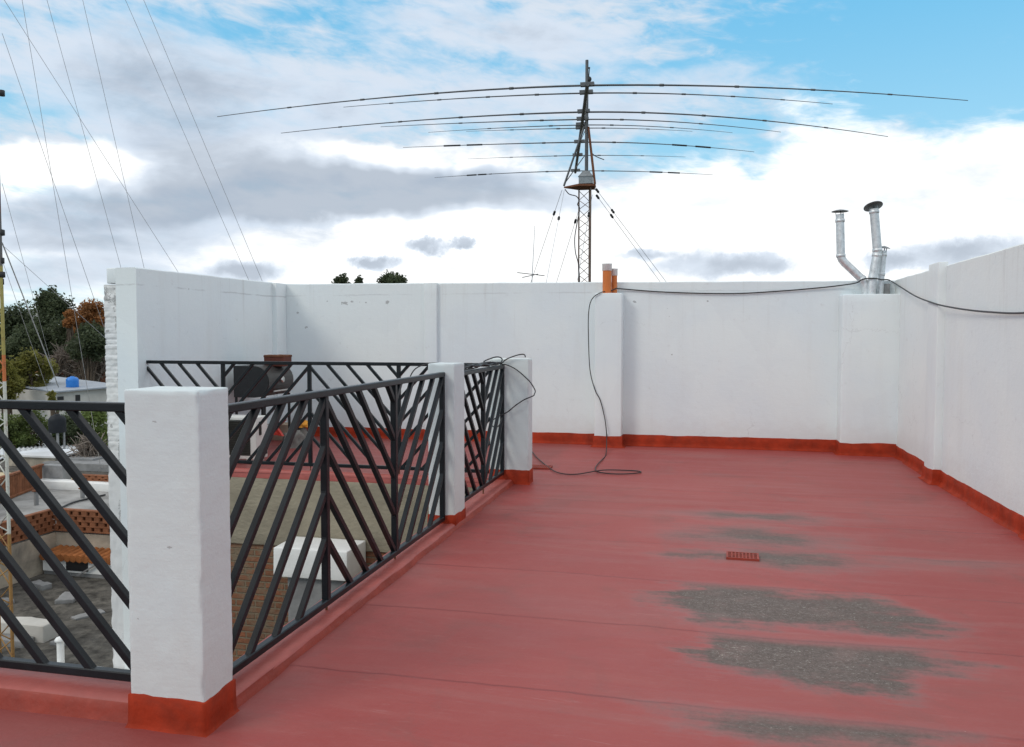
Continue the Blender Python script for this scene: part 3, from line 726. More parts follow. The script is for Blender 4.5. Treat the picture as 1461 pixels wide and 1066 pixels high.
# tangle on the far railing
rt = random.Random(3)
tang = [on_x(665, 524, -2.05)+Vector((0, -.05, .0))]
for k in range(46):
    s = 6.72 + 1.55*abs(((k*.137) % 2)-1) + rt.uniform(-.06, .06)
    tang.append(Vector((-2.03+rt.uniform(-.045, .045), s, 1.283+rt.uniform(-.002, .035))))
tang += [Vector((-2.0, 8.30, 1.30))]
tang += [on_y(x, y, 8.33) for x, y in ((690, 517), (703, 510.5), (712, 509.5), (716.5, 513), (714, 520))]
tang += [on_y(x, y, 8.35) for x, y in ((722, 513), (734, 508), (744, 505.6), (748.5, 506.5), (749.5, 510))]
cable('tangled_cable', tang, .0065, 'tangle of black cable coiled along the top of the short railing', 6)
lp = [on_y(x, y, Y) for x, y, Y in ((716, 520, 8.36), (724, 521, 8.34), (736, 527, 8.33), (747.6, 536.5, 8.33), (757, 546, 8.36), (763.4, 557, 8.36), (762.5, 562, 8.35), (760.5, 565, 8.34), (747.6, 570.6, 8.33), (735, 579, 8.33), (724, 588, 8.34), (712, 594, 8.3), (703, 600, 8.25), (702, 607, 8.2), (708, 610, 8.2), (714, 604, 8.25), (716, 596, 8.3))]
cable('loose_cable', lp, .006, 'loose black cable bowing out across the face of the farthest pillar')
lp = [on_x(x, y, -2.06) for x, y in ((584, 541), (585, 533), (592, 525), (603, 521.5), (612, 523))]
lp = [on_y(x, y, 8.40) for x, y in ((585, 545), (586, 536), (592, 527), (602, 521.5), (620, 518), (645, 519), (663, 521))]
cable('bent_cable', lp, .0065, 'black cable arching onto the far railing behind the middle pillar')

# floor drains
def drain(label, cx, cy, w_, d_, rot, nx, ny):
    root = empty('floor_drain', label, 'drain', 'drain grates in the terrace floor')
    root.location = (cx, cy, .004); root.rotation_euler.z = rot
    fm = MB(); t = .014
    z0, z1 = -.004, .014
    for lo, hi in (((-w_/2, -d_/2), (w_/2, -d_/2+t)), ((-w_/2, d_/2-t), (w_/2, d_/2)), ((-w_/2, -d_/2+t), (-w_/2+t, d_/2-t)), ((w_/2-t, -d_/2+t), (w_/2, d_/2-t))):
        fm.box((*lo, z0), (*hi, z1))
    fm.build('frame', M['kerbface'], root)
    MB().box((-w_/2+t, -d_/2+t, .002), (w_/2-t, d_/2-t, .0085)).build('pit_shade', M['acdark'], root)  # flat dark plate colouring in the shade below the grate
    g = MB()
    for i in range(1, nx):
        x = -w_/2+t+(w_-2*t)*i/nx; g.box((x-.005, -d_/2+t, .009), (x+.005, d_/2-t, .0128))
    for j in range(1, ny):
        y = -d_/2+t+(d_-2*t)*j/ny; g.box((-w_/2+t, y-.006, .0091), (w_/2-t, y+.006, .0135))
    g.build('grate', M['kerbface'], root)
drain('small red drain grate set in the floor beside the worn grey patches', .315, 5.99, .225, .165, R(-2), 8, 4)
q = on_z(771, 667.5, 0); drain('small drain grate in the floor by the foot of the farthest pillar', q.x, q.y, .26, .20, 0, 10, 4)

# drum grill on the far terrace
g = empty('drum_grill', 'black drum barbecue grill on legs behind the far railing', 'grill')
zc, r_ = .945, .215
def dprof(x0, y):
    pts = [Vector((x0, y, zc-r_)), Vector((x0+.31, y, zc-r_))]
    for k in range(1, 12):
        a = -math.pi/2 + math.pi*k/12
        pts.append(Vector((x0+.31+r_*math.cos(a), y, zc+r_*math.sin(a))))
    return pts + [Vector((x0+.31, y, zc+r_)), Vector((x0, y, zc+r_))]
GX = -6.19
a, b_ = dprof(GX, 10.0), dprof(GX-.02, 10.72); n_ = len(a)
MB().add(a+b_, [(i, i+n_, (i+1) % n_+n_, (i+1) % n_) for i in range(n_)] + [tuple(range(n_, 2*n_))[::-1]]).build('drum', M['dbody'], g)
e_ = dprof(GX-.004, 9.992); e2 = dprof(GX-.004, 10.004)
MB().add(e_+e2, [(i, i+n_, (i+1) % n_+n_, (i+1) % n_) for i in range(n_)] + [tuple(range(n_)), tuple(range(n_, 2*n_))[::-1]]).build('end_plate', M['dgrill'], g)
for (x, y) in ((GX+.015, 10.02), (GX+.44, 10.02), (GX+.015, 10.70), (GX+.44, 10.70)):
    MB().bar((x, y, 0), (x, y, zc-r_+.02), .03, .03, (0, 1, 0)).build('leg', M['dgrill'], g)
MB().bar((GX+.02, 10.02, .30), (GX+.43, 10.02, .30), .025, .025).build('brace', M['dgrill'], g)
c_ = Vector((GX+.31+r_*math.cos(R(5)), 10.36, zc+r_*math.sin(R(5))))
MB().lathe(c_, [(.045, 0), (.045, .014), (.036, .02), (0, .02)], 18, (1, 0, .1)).build('thermometer', M['steel'], g)
MB().bar((GX+.31+r_*.93+.03, 10.1, zc-.13), (GX+.31+r_*.93+.03, 10.62, zc-.13), .02, .02).build('handle', M['steel'], g)
q = on_y(395, 512, 10.45)
ch = MB().rough((q.x-.15, 10.36, zc+r_-.02), (q.x+.15, 10.60, 1.30), .01, .06, .004, 6).build('chimney', M['redbrown'], g)
MB().rough((q.x-.155, 10.355, 1.27), (q.x+.155, 10.605, 1.298), .006, .06, .006, 8).build('chimney_rim', M['rust'], ch)

# air conditioner outdoor unit standing in front of it
ac = empty('air_conditioner', 'cream outdoor air conditioning unit with dark grille, low behind the far railing', 'air conditioner')
ax0, ax1, ay0, ay1, az0, az1 = -6.02, -5.28, 9.0, 9.27, .05, .575
cs = MB().rough((ax0, ay0, az0), (ax1, ay1, az1), .015, .12, .001).build('casing', M['acwhite'], ac)
lv = MB()
lv.box((ax0+.03, ay0-.004, az0+.05), (ax1-.085, ay0+.01, az1-.05))
for k in range(20):
    zz = az0+.06+k*.0222; lv.box((ax0+.03, ay0-.012, zz), (ax1-.085, ay0-.004, zz+.007))
lv.build('coil_grille', M['acdark'], ac)
MB().box((ax1-.02, ay0+.06, az0+.30), (ax1+.014, ay0+.10, az1-.06)).box((ax1-.02, ay0+.14, az0+.05), (ax1+.02, ay0+.22, az0+.16)).build('valve', M['acdark'], ac)
for x in (ax0+.1, ax1-.1): MB().box((x-.03, ay0-.02, .004), (x+.03, ay1+.02, az0+.003)).build('foot', M['acwhite'], ac)

def heap(name, label, cat, c, sx, sy, sz, m, seed, folds=1.0):
    vs, fs = [], []; nu, nv = 28, 12
    for j in range(nv+1):
        for i in range(nu):
            a = 2*math.pi*i/nu; e = math.pi/2*j/nv
            d = Vector((math.cos(a)*math.cos(e), math.sin(a)*math.cos(e), math.sin(e)))
            k = 1 + folds*(.30*noise.noise(d*2.2+Vector((seed, 0, 0))) + .16*noise.noise(d*6+Vector((0, seed, 0))))
            vs.append((c[0]+d.x*sx*k, c[1]+d.y*sy*k, c[2]+d.z*sz*k))
    for j in range(nv):
        for i in range(nu): fs.append((j*nu+i, j*nu+(i+1) % nu, (j+1)*nu+(i+1) % nu, (j+1)*nu+i))
    return tag(MB().add(vs, fs, True).build(name, m), label, cat)
q = on_z(411, 640, 0)
heap('grey_sack', 'grey cloth sack slumped on the red floor beside the air conditioner', 'sack', (q.x, q.y+.15, .0), .17, .16, .24, M['cloth_grey'], 2)
q = on_z(424, 636, 0)
heap('grey_sack', 'small dark sack under the orange cloth by the air conditioner', 'sack', (q.x+.02, q.y+.1, 0), .13, .14, .27, M['cloth_grey'], 9)
heap('orange_cloth', 'crumpled orange and yellow cloth lying on a grey sack', 'cloth', (q.x+.02, q.y+.1, .262), .12, .12, .085, M['cloth_yel'], 5, 1.4)
q = on_z(393, 630, 0)
b = empty('cardboard_box', 'open cardboard box beside the air conditioner', 'box')
MB().rough((q.x-.13, q.y+.1, .001), (q.x+.17, q.y+.42, .24), .006, .1, .004).build('carton', M['board'], b)
MB().bar((q.x-.14, q.y+.06, .25), (q.x+.18, q.y+.0, .27), .12, .006).build('flap', M['board'], b)
q = on_y(393, 612, 9.9)
vs = [(-.11, 0, .03), (.16, -.02, .13), (.02, .0, .015), (.09, .02, -.10), (-.12, 0, -.06)]
pl = MB(); A_ = [Vector((q.x+x, q.y+y, q.z+z)) for x, y, z in vs]; B_ = [v_+Vector((0, .05, 0)) for v_ in A_]; n_ = len(A_)
pl.add(A_+B_, [(4, 3, 2, 1, 0), tuple(range(n_, 2*n_))] + [(i, (i+1) % n_, (i+1) % n_+n_, i+n_) for i in range(n_)])
pl.box((q.x-.06, q.y+.005, .24), (q.x+.03, q.y+.045, q.z-.045))
tag(pl.build('red_crate_lid', M['cloth_red']), 'jagged red plastic sheet standing on the cardboard box', 'plastic sheet')

# ================================================================ MASTS AND ANTENNAS
def lattice(mb, cx, cy, z0, z1, w_, leg, step, br, rot=0.0, sides=3, clipz=None):
    C = [Vector((cx+w_*math.cos(rot+2*math.pi*k/sides), cy+w_*math.sin(rot+2*math.pi*k/sides), 0)) for k in range(sides)]
    for c in C: mb.tube([c+Vector((0, 0, z0)), c+Vector((0, 0, z1))], leg, 8)
    n = int((z1-z0)/step)
    for i in range(n):
        for k in range(sides):
            a, b = C[k], C[(k+1) % sides]
            if i % 2: a, b = b, a
            mb.tube([a+Vector((0, 0, z0+i*step)), b+Vector((0, 0, z0+(i+1)*step))], br, 5, False)
    return C
def sag_line(a, b, sag, n=14):
    return [a.lerp(b, i/n)-Vector((0, 0, sag*4*(i/n)*(1-i/n))) for i in range(n+1)]

DT = 24.0
T0 = at_d(836.5, 300, DT)
zplat = at_d(836.5, 268, DT).z
tw = empty('radio_mast', 'slim lattice radio mast with rusty top platform behind the back wall', 'radio mast')
lb = MB(); lattice(lb, T0.x, T0.y, -7.5, zplat-.03, .215, .022, .27, .009, R(12.9)+R(60)); lb.build('lattice', M['mastrust'], tw)
pc = [at_d(804.5, 266, DT), at_d(848.5, 264, DT-.25), at_d(845, 269, DT+.3), at_d(828, 271, DT-.5)]
cz = zplat
PL = [Vector((q.x, q.y, cz)) for q in (at_d(804.5, 266, DT), at_d(826, 268, DT-.35), at_d(849, 268, DT-.28), at_d(849, 268, DT+.35), at_d(826, 268, DT+.4))]
MB().add(PL+[q+Vector((0, 0, .06)) if i else q+Vector((0, 0, .04)) for i, q in enumerate(PL)], [(4, 3, 2, 1, 0), (5, 6, 7, 8, 9)]+[(i, (i+1) % 5, (i+1) % 5+5, i+5) for i in range(5)]).build('platform', M['rust'], tw)
rb = MB(); c = at_d(836.5, 262, DT)
rb.box((c.x-.20, c.y-.16, cz+.10), (c.x+.20, c.y+.16, cz+.30))
B4 = [Vector((c.x+sx*.22, c.y+sy*.18, cz+.30)) for sx, sy in ((-1, -1), (1, -1), (1, 1), (-1, 1))]
T4 = [Vector((c.x+sx*.09, c.y+sy*.08, cz+.47)) for sx, sy in ((-1, -1), (1, -1), (1, 1), (-1, 1))]
rb.add(B4+T4, [(3, 2, 1, 0), (4, 5, 6, 7)]+[(i, (i+1) % 4, (i+1) % 4+4, i+4) for i in range(4)])
rb.build('rotator_housing', M['galvcap'], tw)
ztop = at_d(836, 86, DT).z
MB().tube([(T0.x, T0.y, cz+.4), (T0.x, T0.y, ztop)], [.052, .045], 12).build('pole', M['mastgrey'], tw)
zap = at_d(835, 182, DT).z
for q, m_ in ((PL[0], 'mastgrey'), (PL[2], 'rust'), (PL[3], 'rust')):
    MB().tube([q+Vector((0, 0, .06)), Vector((T0.x, T0.y, zap)) + (q-Vector((T0.x, T0.y, q.z))).normalized()*.08], .03, 8).build('tripod_leg', M[m_], tw)
MB().tube([PL[0]+Vector((0, 0, .1)), Vector((T0.x, T0.y, cz+1.0))], .014, 6).build('brace', M['mastgrey'], tw)
a_ = at_d(841, 97, DT); h_ = MB()
h_.bar((T0.x, T0.y, a_.z), (a_.x+.02, a_.y, a_.z), .03, .04); h_.tube([(a_.x, a_.y, a_.z), (a_.x-.02, a_.y, a_.z-.28)], .014, 6)
h_.tube([(a_.x-.06, a_.y, a_.z), (a_.x-.03, a_.y, a_.z-.28)], .014, 6)
h_.lathe((a_.x-.02, a_.y-.04, a_.z-.32), [(0, 0), (.075, .0), (.085, .04), (.075, .08), (0, .08)], 14, (0, 1, 0)); h_.build('pulley', M['dgrill'], tw)
cl = [at_d(x, y, DT-.3) for x, y in ((806, 270), (812, 277), (822, 280), (826, 286), (824, 292), (827, 298), (823, 320), (820, 340), (821, 360), (825, 376), (827, 400), (827, 430))]
MB().tube(smooth_path(cl, 5), .014, 6).build('feed_cable', M['cable'], tw)
ins_pts = {0: [(792, 304)], 1: [(797.5, 311.5)], 2: [(831, 316)], 3: [(875.5, 301), (856, 272.5)], 4: [(873, 308.5), (853, 280.5)], 5: [(841.5, 306)]}
for k, (x0, y0, x1, y1, D1) in enumerate(((802, 271, 760.7, 393, 34), (805, 272, 780, 400, 15), (827, 296, 795, 400, 36), (849, 268, 949.5, 401, 33), (850.5, 278, 941, 401, 35), (845, 278, 836, 330, 23.2))):
    a = at_d(x0, y0, DT); dx, dy = (x1-x0)/(y1-y0), 1
    ye = 700 if k < 5 else 400
    e = at_d(x0+dx*(ye-y0), ye, D1 if k < 5 else 23.6)
    gw = MB().tube([a, a.lerp(e, .5), e], .0075, 5).build('guy_wire', M['wire'], tw)
    for (ix, iy) in ins_pts[k]:
        t_ = (iy-y0)/(ye-y0)
        # parameter along the true 3-D line that shows at this height
        lo, hi = 0.0, 1.0
        best = min((abs(((lambda p: PCY - FOC*((p-EYE).dot(UPV))/((p-EYE).dot(FWD)))(a.lerp(e, s/400.0))) - iy), s/400.0) for s in range(401))[1]
        c = a.lerp(e, best); dv = (e-a).normalized()
        MB().lathe(c, [(0, -.08), (.032, -.07), (.04, -.02), (.024, 0), (.04, .02), (.032, .07), (0, .08)], 10, dv).build('insulator', M['dgrill'], gw)

# beam antenna: boom towards the viewer, nine elements across
HB = 6.15
def bm_pt(y):
    x = 838 + (y-122)/(245-122)*(821-838)
    d = ray(x, y); return EYE + d*(HB/d.z)
ant = empty('beam_antenna', 'huge horizontal beam antenna of nine drooping rods on the radio mast', 'antenna')
b0, b1 = bm_pt(120), bm_pt(246)
MB().tube([b0, b0.lerp(b1, .5), b1], .050, 12).build('boom', M['mastgrey'], ant)
bt = MB()                                                  # boom truss and clamps
for y in (150, 205): bt.tube([bm_pt(y), Vector((T0.x, T0.y, ztop-1.9))], .012, 6)
bt.build('boom_truss', M['wire'], ant)
EL = RGT*math.cos(R(4)) - FH*math.sin(R(4))
def el_pt(c, x, y):
    d = ray(x, y)
    # EYE + t d = c + s EL in plan
    det = d.x*(-EL.y) + d.y*EL.x
    px, py = c.x-EYE.x, c.y-EYE.y
    t_ = (px*(-EL.y) + py*EL.x)/det
    return EYE + d*t_
ELS = [(122, 310, 166.5, 1381, 143.5, .034), (133, 490, 153, 1188, 148.5, .026), (160, 401, 190, 1267, 195, .033), (170.5, 543, 181, 1114, 188.5, .026), (178.5, 611, 189, 1045, 189.5, .021),
       (183, 665, 187.5, 988, 187.5, .020), (203, 575, 210.5, 1076, 216.8, .028), (222, 667, 227, 978, 224, .019), (244, 620, 253.5, 1017, 249.5, .026)]
for k, (yc, xl, yl, xr, yr, r0) in enumerate(ELS):
    c = bm_pt(yc)
    Lp, Rp = el_pt(c, xl, yl), el_pt(c, xr, yr)
    pts, rad = [], []
    for i in range(15, 0, -1):
        t_ = i/15; p_ = c.lerp(Lp, t_); p_.z = c.z + (Lp.z-c.z)*t_**1.8; pts.append(p_); rad.append(r0*.78*(1-.68*t_))
    pts.append(c.copy()); rad.append(r0*.78)
    for i in range(1, 16):
        t_ = i/15; p_ = c.lerp(Rp, t_); p_.z = c.z + (Rp.z-c.z)*t_**1.8; pts.append(p_); rad.append(r0*.78*(1-.68*t_))
    e = MB().tube(pts, rad, 8).build('element', M['alu'], ant)
    for i in (3, 6, 9, 12, 18, 21, 24, 27):
        if k < 3 or i in (6, 12, 18, 24):
            dv = (pts[i+1]-pts[i-1]).normalized()
            MB().lathe(pts[i], [(rad[i], -.06), (rad[i]*1.4+.003, -.05), (rad[i]*1.4+.003, .05), (rad[i], .06)], 8, dv).build('joint_clamp', M['mastgrey'], e)
    MB().box(tuple(c-Vector((.17, .06, .02))), tuple(c+Vector((.17, .06, .07)))).build('element_clamp', M['mastgrey'], e)
    if k in (6, 8):
        for x0, x1 in (((633, 657), (666, 688), (959, 980), (992, 1014)) if k == 6 else ((666, 680), (682, 694), (927, 945), (953, 970))):
            seg = []
            for x in (x0, x1):
                f0 = min(range(len(pts)-1), key=lambda i: abs((lambda p: PCX+FOC*((p-EYE).dot(RGT))/((p-EYE).dot(FWD)))(pts[i].lerp(pts[i+1], .5))-x))
                # linear refine
                bx = min((abs((lambda p: PCX+FOC*((p-EYE).dot(RGT))/((p-EYE).dot(FWD)))(pts[f0].lerp(pts[f0+1], s/30))-x), s/30) for s in range(-15, 46))[1]
                seg.append(pts[f0].lerp(pts[f0+1], bx))
            MB().tube(seg, .027, 10).build('trap', M['dgrill'], e)
sm_ = MB().tube([at_d(x, y, DT) for x, y in ((842, 216), (848, 222), (854, 225), (862, 228))], .013, 6).build('feed_stub', M['cable'], ant)

tv = empty('tv_antenna', 'tiny thin TV antenna showing above the back wall left of the mast', 'antenna')
p0, p1 = at_d(757.5, 430, 22), at_d(763, 322, 22)
MB().tube([(p0.x, p0.y, -7.5), (p0.x, p0.y, p0.z), p1], [.02, .014, .006], 6).build('whip', M['wire'], tv)
for (xa, ya, xb, yb) in ((738, 389, 777, 393.5), (745, 396, 768, 391)):
    MB().tube([at_d(xa, ya, 22), at_d(xb, yb, 22)], .010, 6).build('element', M['mastgrey'], tv)

# tall guyed tower at the left edge
ZR1 = -3.2
DW = 14.0
lt = empty('guyed_tower', 'tall thin lattice tower with peeling paint at the left edge, held by many guy wires', 'radio tower')
qa = at_d(9.3, 690, DW)
Cw = qa - RGT*.185
lm = MB(); lattice(lm, Cw.x, Cw.y, ZR1, 15.5, .20, .024, .27, .010, R(12.9)); lm.build('lattice', M['tower'], lt)
for (y, rr) in ((133, .04), (332, .04), (372, .035), (392, .045), (402, .03)):
    q = at_d(2.5, y, DW); MB().lathe((q.x, q.y, q.z), [(0, -.05), (rr, -.04), (rr, .04), (0, .05)], 8).build('clamp', M['dgrill'], lt)
GW = [((205, 0), (372, 396), 30), ((179, 0), (355, 400), 33), ((118, 0), (205, 380), 30), ((67, 0), (172, 380), 33), ((31.5, 0), (102, 420), 28), ((6, 0), (254, 388), 36), ((0, 39), (132, 420), 26), ((24, 400), (84, 553), 47), ((37, 380), (150, 482), 30), ((2, 256), (30, 420), 47), ((4, 374), (20, 420), 40)]
for k, (a, b, D1) in enumerate(GW):
    s_ = (b[0]-a[0])/(b[1]-a[1])
    y0 = a[1] + (3.0-a[0])/s_
    A_ = at_d(3, y0, DW)
    if A_.z > 15.4: A_ = at_d(3, y0, DW); 
    if k == 7: E_ = at_d(84, 553, 47)
    elif k == 9: E_ = at_d(82, 552, 46.8)
    elif k == 10: E_ = at_d(a[0]+s_*(560-a[1]), 560, 40)
    else: E_ = at_d(a[0]+s_*(760-a[1]), 760, D1)
    MB().tube([A_, A_.lerp(E_, .33), A_.lerp(E_, .66), E_], [.0033, .0045, .006, .008] if k not in (7,) else [.010, .014, .02, .022], 5).build('guy_wire', M['wire'], lt)

# ================================================================ THE TOWN BELOW (left)
gnd = MB().add([(-900, -300, -8), (900, -300, -8), (900, 1200, -8), (-900, 1200, -8)], [(0, 1, 2, 3)]).build('ground', M['ground'])
tag(gnd, 'brownish green ground of the town far below the terrace', 'ground', kind='structure')
# near dark roof
r1 = empty('flat_roof_building', 'low building with a weathered dark tar roof just below the left railing', 'building')
YC = on_z(80, 757, -2.42).y; XC = on_z(80, 757, -2.42).x        # inner corner of the L-shaped neighbour
MB().box((XC+.0, 2.0, -8), (-6.86, YC-.02, ZR1)).box((-24, 2.0, -8.0), (XC-.01, 7.6, ZR1-.004)).build('roof', M['darkroof'], r1)
MB().rough((XC+.05, YC-.40, ZR1-.02), (-6.87, YC-.16, ZR1+.10), .01, .3, .012, 2).build('kerb', M['cement'], r1)
q0, q1 = on_z(28, 912, ZR1), on_z(74, 912, ZR1)
o = empty('white_block', 'low white masonry block with mossy foot on the dark tar roof', 'masonry block')
MB().rough((q0.x-1.2, q0.y-.05, ZR1-.01), (q1.x, q0.y+.25, ZR1+.26), .015, .10, .02, 3).build('block', M['housewhite'], o)
MB().rough((q1.x-.75, q0.y-.30, ZR1-.01), (q1.x-.15, q0.y-.06, ZR1+.10), .015, .15, .012, 3, 4).build('step', M['cement'], o)
o = MB().rough((q1.x+.15, q0.y-.1, ZR1-.01), (q1.x+.42, q0.y+.0, ZR1+.05), .01, .1, .01, 5).build('loose_slab', M['cement']); tag(o, 'loose pale slab lying on the dark tar roof', 'slab')

# L-shaped neighbour with terracotta lattice parapets
n1 = empty('courtyard_house', 'stained plaster house with an orange terracotta lattice parapet around its roof', 'house')
zb, zt = -2.42, -1.98
MB().box((XC-9, YC, -8), (-6.87, YC+6.2, zb-.03)).box((XC-9, 7.62, -8), (XC, YC-.002, zb-.031)).build('wall', M['stained'], n1)
MB().box((XC-9.02, YC+.05, zb-.03), (-6.88, YC+6.2, zb+.02)).box((XC-9.02, 7.7, zb-.03), (XC-.05, YC+.049, zb+.021)).build('roof', M['greyroof'], n1)
def lat(mb, a, b, z0, z1, th, rows=4, per=.20, hole=(.12, .055)):
    """pierced terracotta screen between plan points a and b"""
    a, b = Vector((*a, 0)), Vector((*b, 0)); d = (b-a); L = d.length; d.normalize(); up = Vector((0, 0, 1))
    rh = (z1-z0)/rows
    for r_i in range(rows+1):
        z = z0+r_i*rh
        mb.bar(a+up*z, b+up*z, th, .032)
    n = int(L/per)
    for r_i in range(rows):
        for i in range(n+1):
            s = min(L, i*per + (per/2 if r_i % 2 else 0))
            c = a+d*s+up*(z0+r_i*rh)
            mb.bar(c+up*.014, c+up*(rh-.014), per*.74, th*.9, d.cross(up) if False else Vector((-d.y, d.x, 0)))
    nn_ = Vector((-d.y, d.x, 0))
    mb.bar(a+nn_*.035+up*(z0+z1)/2, b+nn_*.035+up*(z0+z1)/2, .03, z1-z0-.01)
    return mb
lat(MB(), (XC, YC+.02), (-6.88, YC+.02), zb+.02, zt, .12).build('lattice_parapet', M['terra'], n1)
lat(MB(), (XC-.06, 7.65), (XC-.06, YC-.05), zb+.02, zt, .12).build('lattice_parapet', M['terra'], n1)
aw = MB()
z1, z0 = on_y(110, 783, YC).z, on_y(110, 798, YC-.5).z
xa, xb = XC+.05, -6.9
n = int((xb-xa)/.14)
for i in range(n):
    x = xa+i*.14; pts = [Vector((x+.07, YC-.005, z1)), Vector((x+.07, YC-.5, z0))]
    aw.tube(pts, [.072, .078], 8)
aw.build('tile_awning', M['tile'], n1)
MB().box((xa, YC-.42, z0-.30), (xb, YC-.008, z0-.03)).build('awning_box', M['whitecap'], n1)
wx = on_y(109, 806, YC-.43).x
MB().box((wx-.24, YC-.432, z0-.26), (wx+.26, YC-.418, z0-.06)).build('window', M['glassdark'], n1)
MB().bar((wx+.05, YC-.47, z0-.34), (wx+.55, YC-.47, z0-.05), .03, .03).build('stay', M['cement'], n1)
rr = random.Random(4)
st_ = MB().rough((XC+.1, YC+.3, zb+.021), (-6.9, YC+.36, zb+.10), .01, .3, .01, 2).build('roof_kerb', M['whitecap'], n1)

# second house behind: lattice parapet again, cream wall
Y2 = on_z(66, 692, -2.38).y
n2 = empty('rear_house', 'cream house behind, with a second terracotta parapet and patched grey roofs', 'house')
x62 = on_y(64, 690, Y2).x
MB().box((x62-12, Y2, -8), (-6.9, Y2+3.4, -2.30)).build('wall', M['cream'], n2)
MB().rough((x62-.3, Y2-.35, zb), (-6.9, Y2-.01, zb+.22), .02, .3, .015, 1.5).build('kerb', M['whitecap'], n2)
MB().box((x62-.05, Y2-.05, zb+.02), (x62+.6, Y2+.25, -1.85)).build('chimney_block', M['cement'], n2)
lat(MB(), (on_y(108, 690, Y2).x, Y2-.05), (-6.9, Y2-.05), -2.24, on_y(140, 678, Y2).z, .12, 3).build('lattice_parapet', M['terra'], n2)
sl = MB()
A2 = Vector((x62-.05, Y2-.02, 0)); b2_ = on_z(8, 712, -2.36); B2 = A2 + (Vector((b2_.x, b2_.y, 0))-A2)*3; nn = 48
for i in range(nn):
    p = A2.lerp(B2, i/nn); sl.bar(p+Vector((0, 0, -2.33)), p+Vector((0, 0, -1.86)), .07, .05, (1, 0, 0))
sl.bar(A2+Vector((0, 0, -1.84)), B2+Vector((0, 0, -1.76)), .1, .05); sl.bar(A2+Vector((0, 0, -2.36)), B2+Vector((0, 0, -2.36)), .1, .06)
sl.build('slatted_parapet', M['terra'], n2)
MB().box((x62-12, Y2+1.0, -2.30), (-7.0, Y2+3.4, -2.24)).build('roof', M['darkroof'], n2)
cb = on_y(76, 665, Y2+1.8)
MB().box((cb.x-.9, Y2+1.8, -2.26), (cb.x+1.6, Y2+3.3, on_y(76, 659, Y2+1.8).z)).build('roof_room', M['cream'], n2)
cb = on_y(130, 668, Y2+1.4)
MB().box((cb.x-1.6, Y2+1.4, -2.26), (cb.x+2.0, Y2+3.3, on_y(125, 662, Y2+1.4).z)).build('roof_room', M['cement'], n2)

# clutter on the neighbours' roofs
rc = random.Random(12)
for k in range(7):
    x, y = rc.uniform(XC+.4, -7.6), rc.uniform(8.9, YC-.8)
    sx, sy, sz = rc.uniform(.10, .32), rc.uniform(.08, .2), rc.uniform(.03, .10)
    o = MB().rough((-sx, -sy, -.01), (sx, sy, sz), .01, .05, .014, 9, k).build('rubble_slab', M['cement'], loc=None)
    o.location = (x, y, ZR1); o.rotation_euler.z = rc.uniform(0, 3)
    tag(o, 'broken piece of cement lying on the dark tar roof', 'rubble', 'broken slabs on the tar roof')
for k, (x, y, h_) in enumerate(((on_z(52, 722, zb).x, on_z(52, 722, zb).y, .35), (on_z(118, 712, zb).x, on_z(118, 712, zb).y, .25))):
    o = empty('roof_vent', ('short grey vent stub on the left part of the pale roof', 'short grey vent stub on the right part of the pale roof')[k], 'vent pipe', 'vent stubs on the pale roof')
    MB().tube([(x, y, zb-.05), (x, y, zb+h_)], .05, 10).build('pipe', M['cement'], o)
    MB().lathe((x, y, zb+h_-.01), [(.05, 0), (.09, .01), (.09, .03), (0, .06)], 12).build('cap', M['rust'], o)
q0, q1 = on_z(20, 742, zb+.05), on_z(150, 706, zb+.05)
o = MB().tube(smooth_path([q0, q0.lerp(q1, .3)+Vector((.1, .2, 0)), q0.lerp(q1, .7)+Vector((-.1, -.1, 0)), q1], 6), .022, 6).build('roof_pipe', M['cable']); tag(o, 'dark hose lying across the pale roof behind the lattice', 'hose')
for k, (px, D_, w_, d_, h_, m_, lab) in enumerate(((45, 27.2, 1.6, 1.2, .55, 'stained', 'small stained roof shed at the left, before the corrugated sheds'), (108, 26.6, 1.1, .9, .42, 'redwall', 'small brick box among the grey roofs before the corrugated sheds'), (148, 27.0, 1.0, 1.0, .6, 'cream', 'small cream roof box next to the rough wall edge'))):
    p_ = at_d(px, 660, D_); o = empty('roof_box', lab, 'roof shed', 'small boxes on the rear roofs')
    zt__ = on_y(px, 652 if k != 1 else 656, p_.y).z
    MB().rough((p_.x-w_/2, p_.y, zt__-2.2), (p_.x+w_/2, p_.y+d_, zt__), .015, .15, .02, 3, k).build('wall', M[m_], o)
    MB().box((p_.x-w_/2-.08, p_.y-.08, zt__+.002), (p_.x+w_/2+.08, p_.y+d_+.08, zt__+.05)).build('roof', M['tin'] if k != 1 else M['cement'], o)

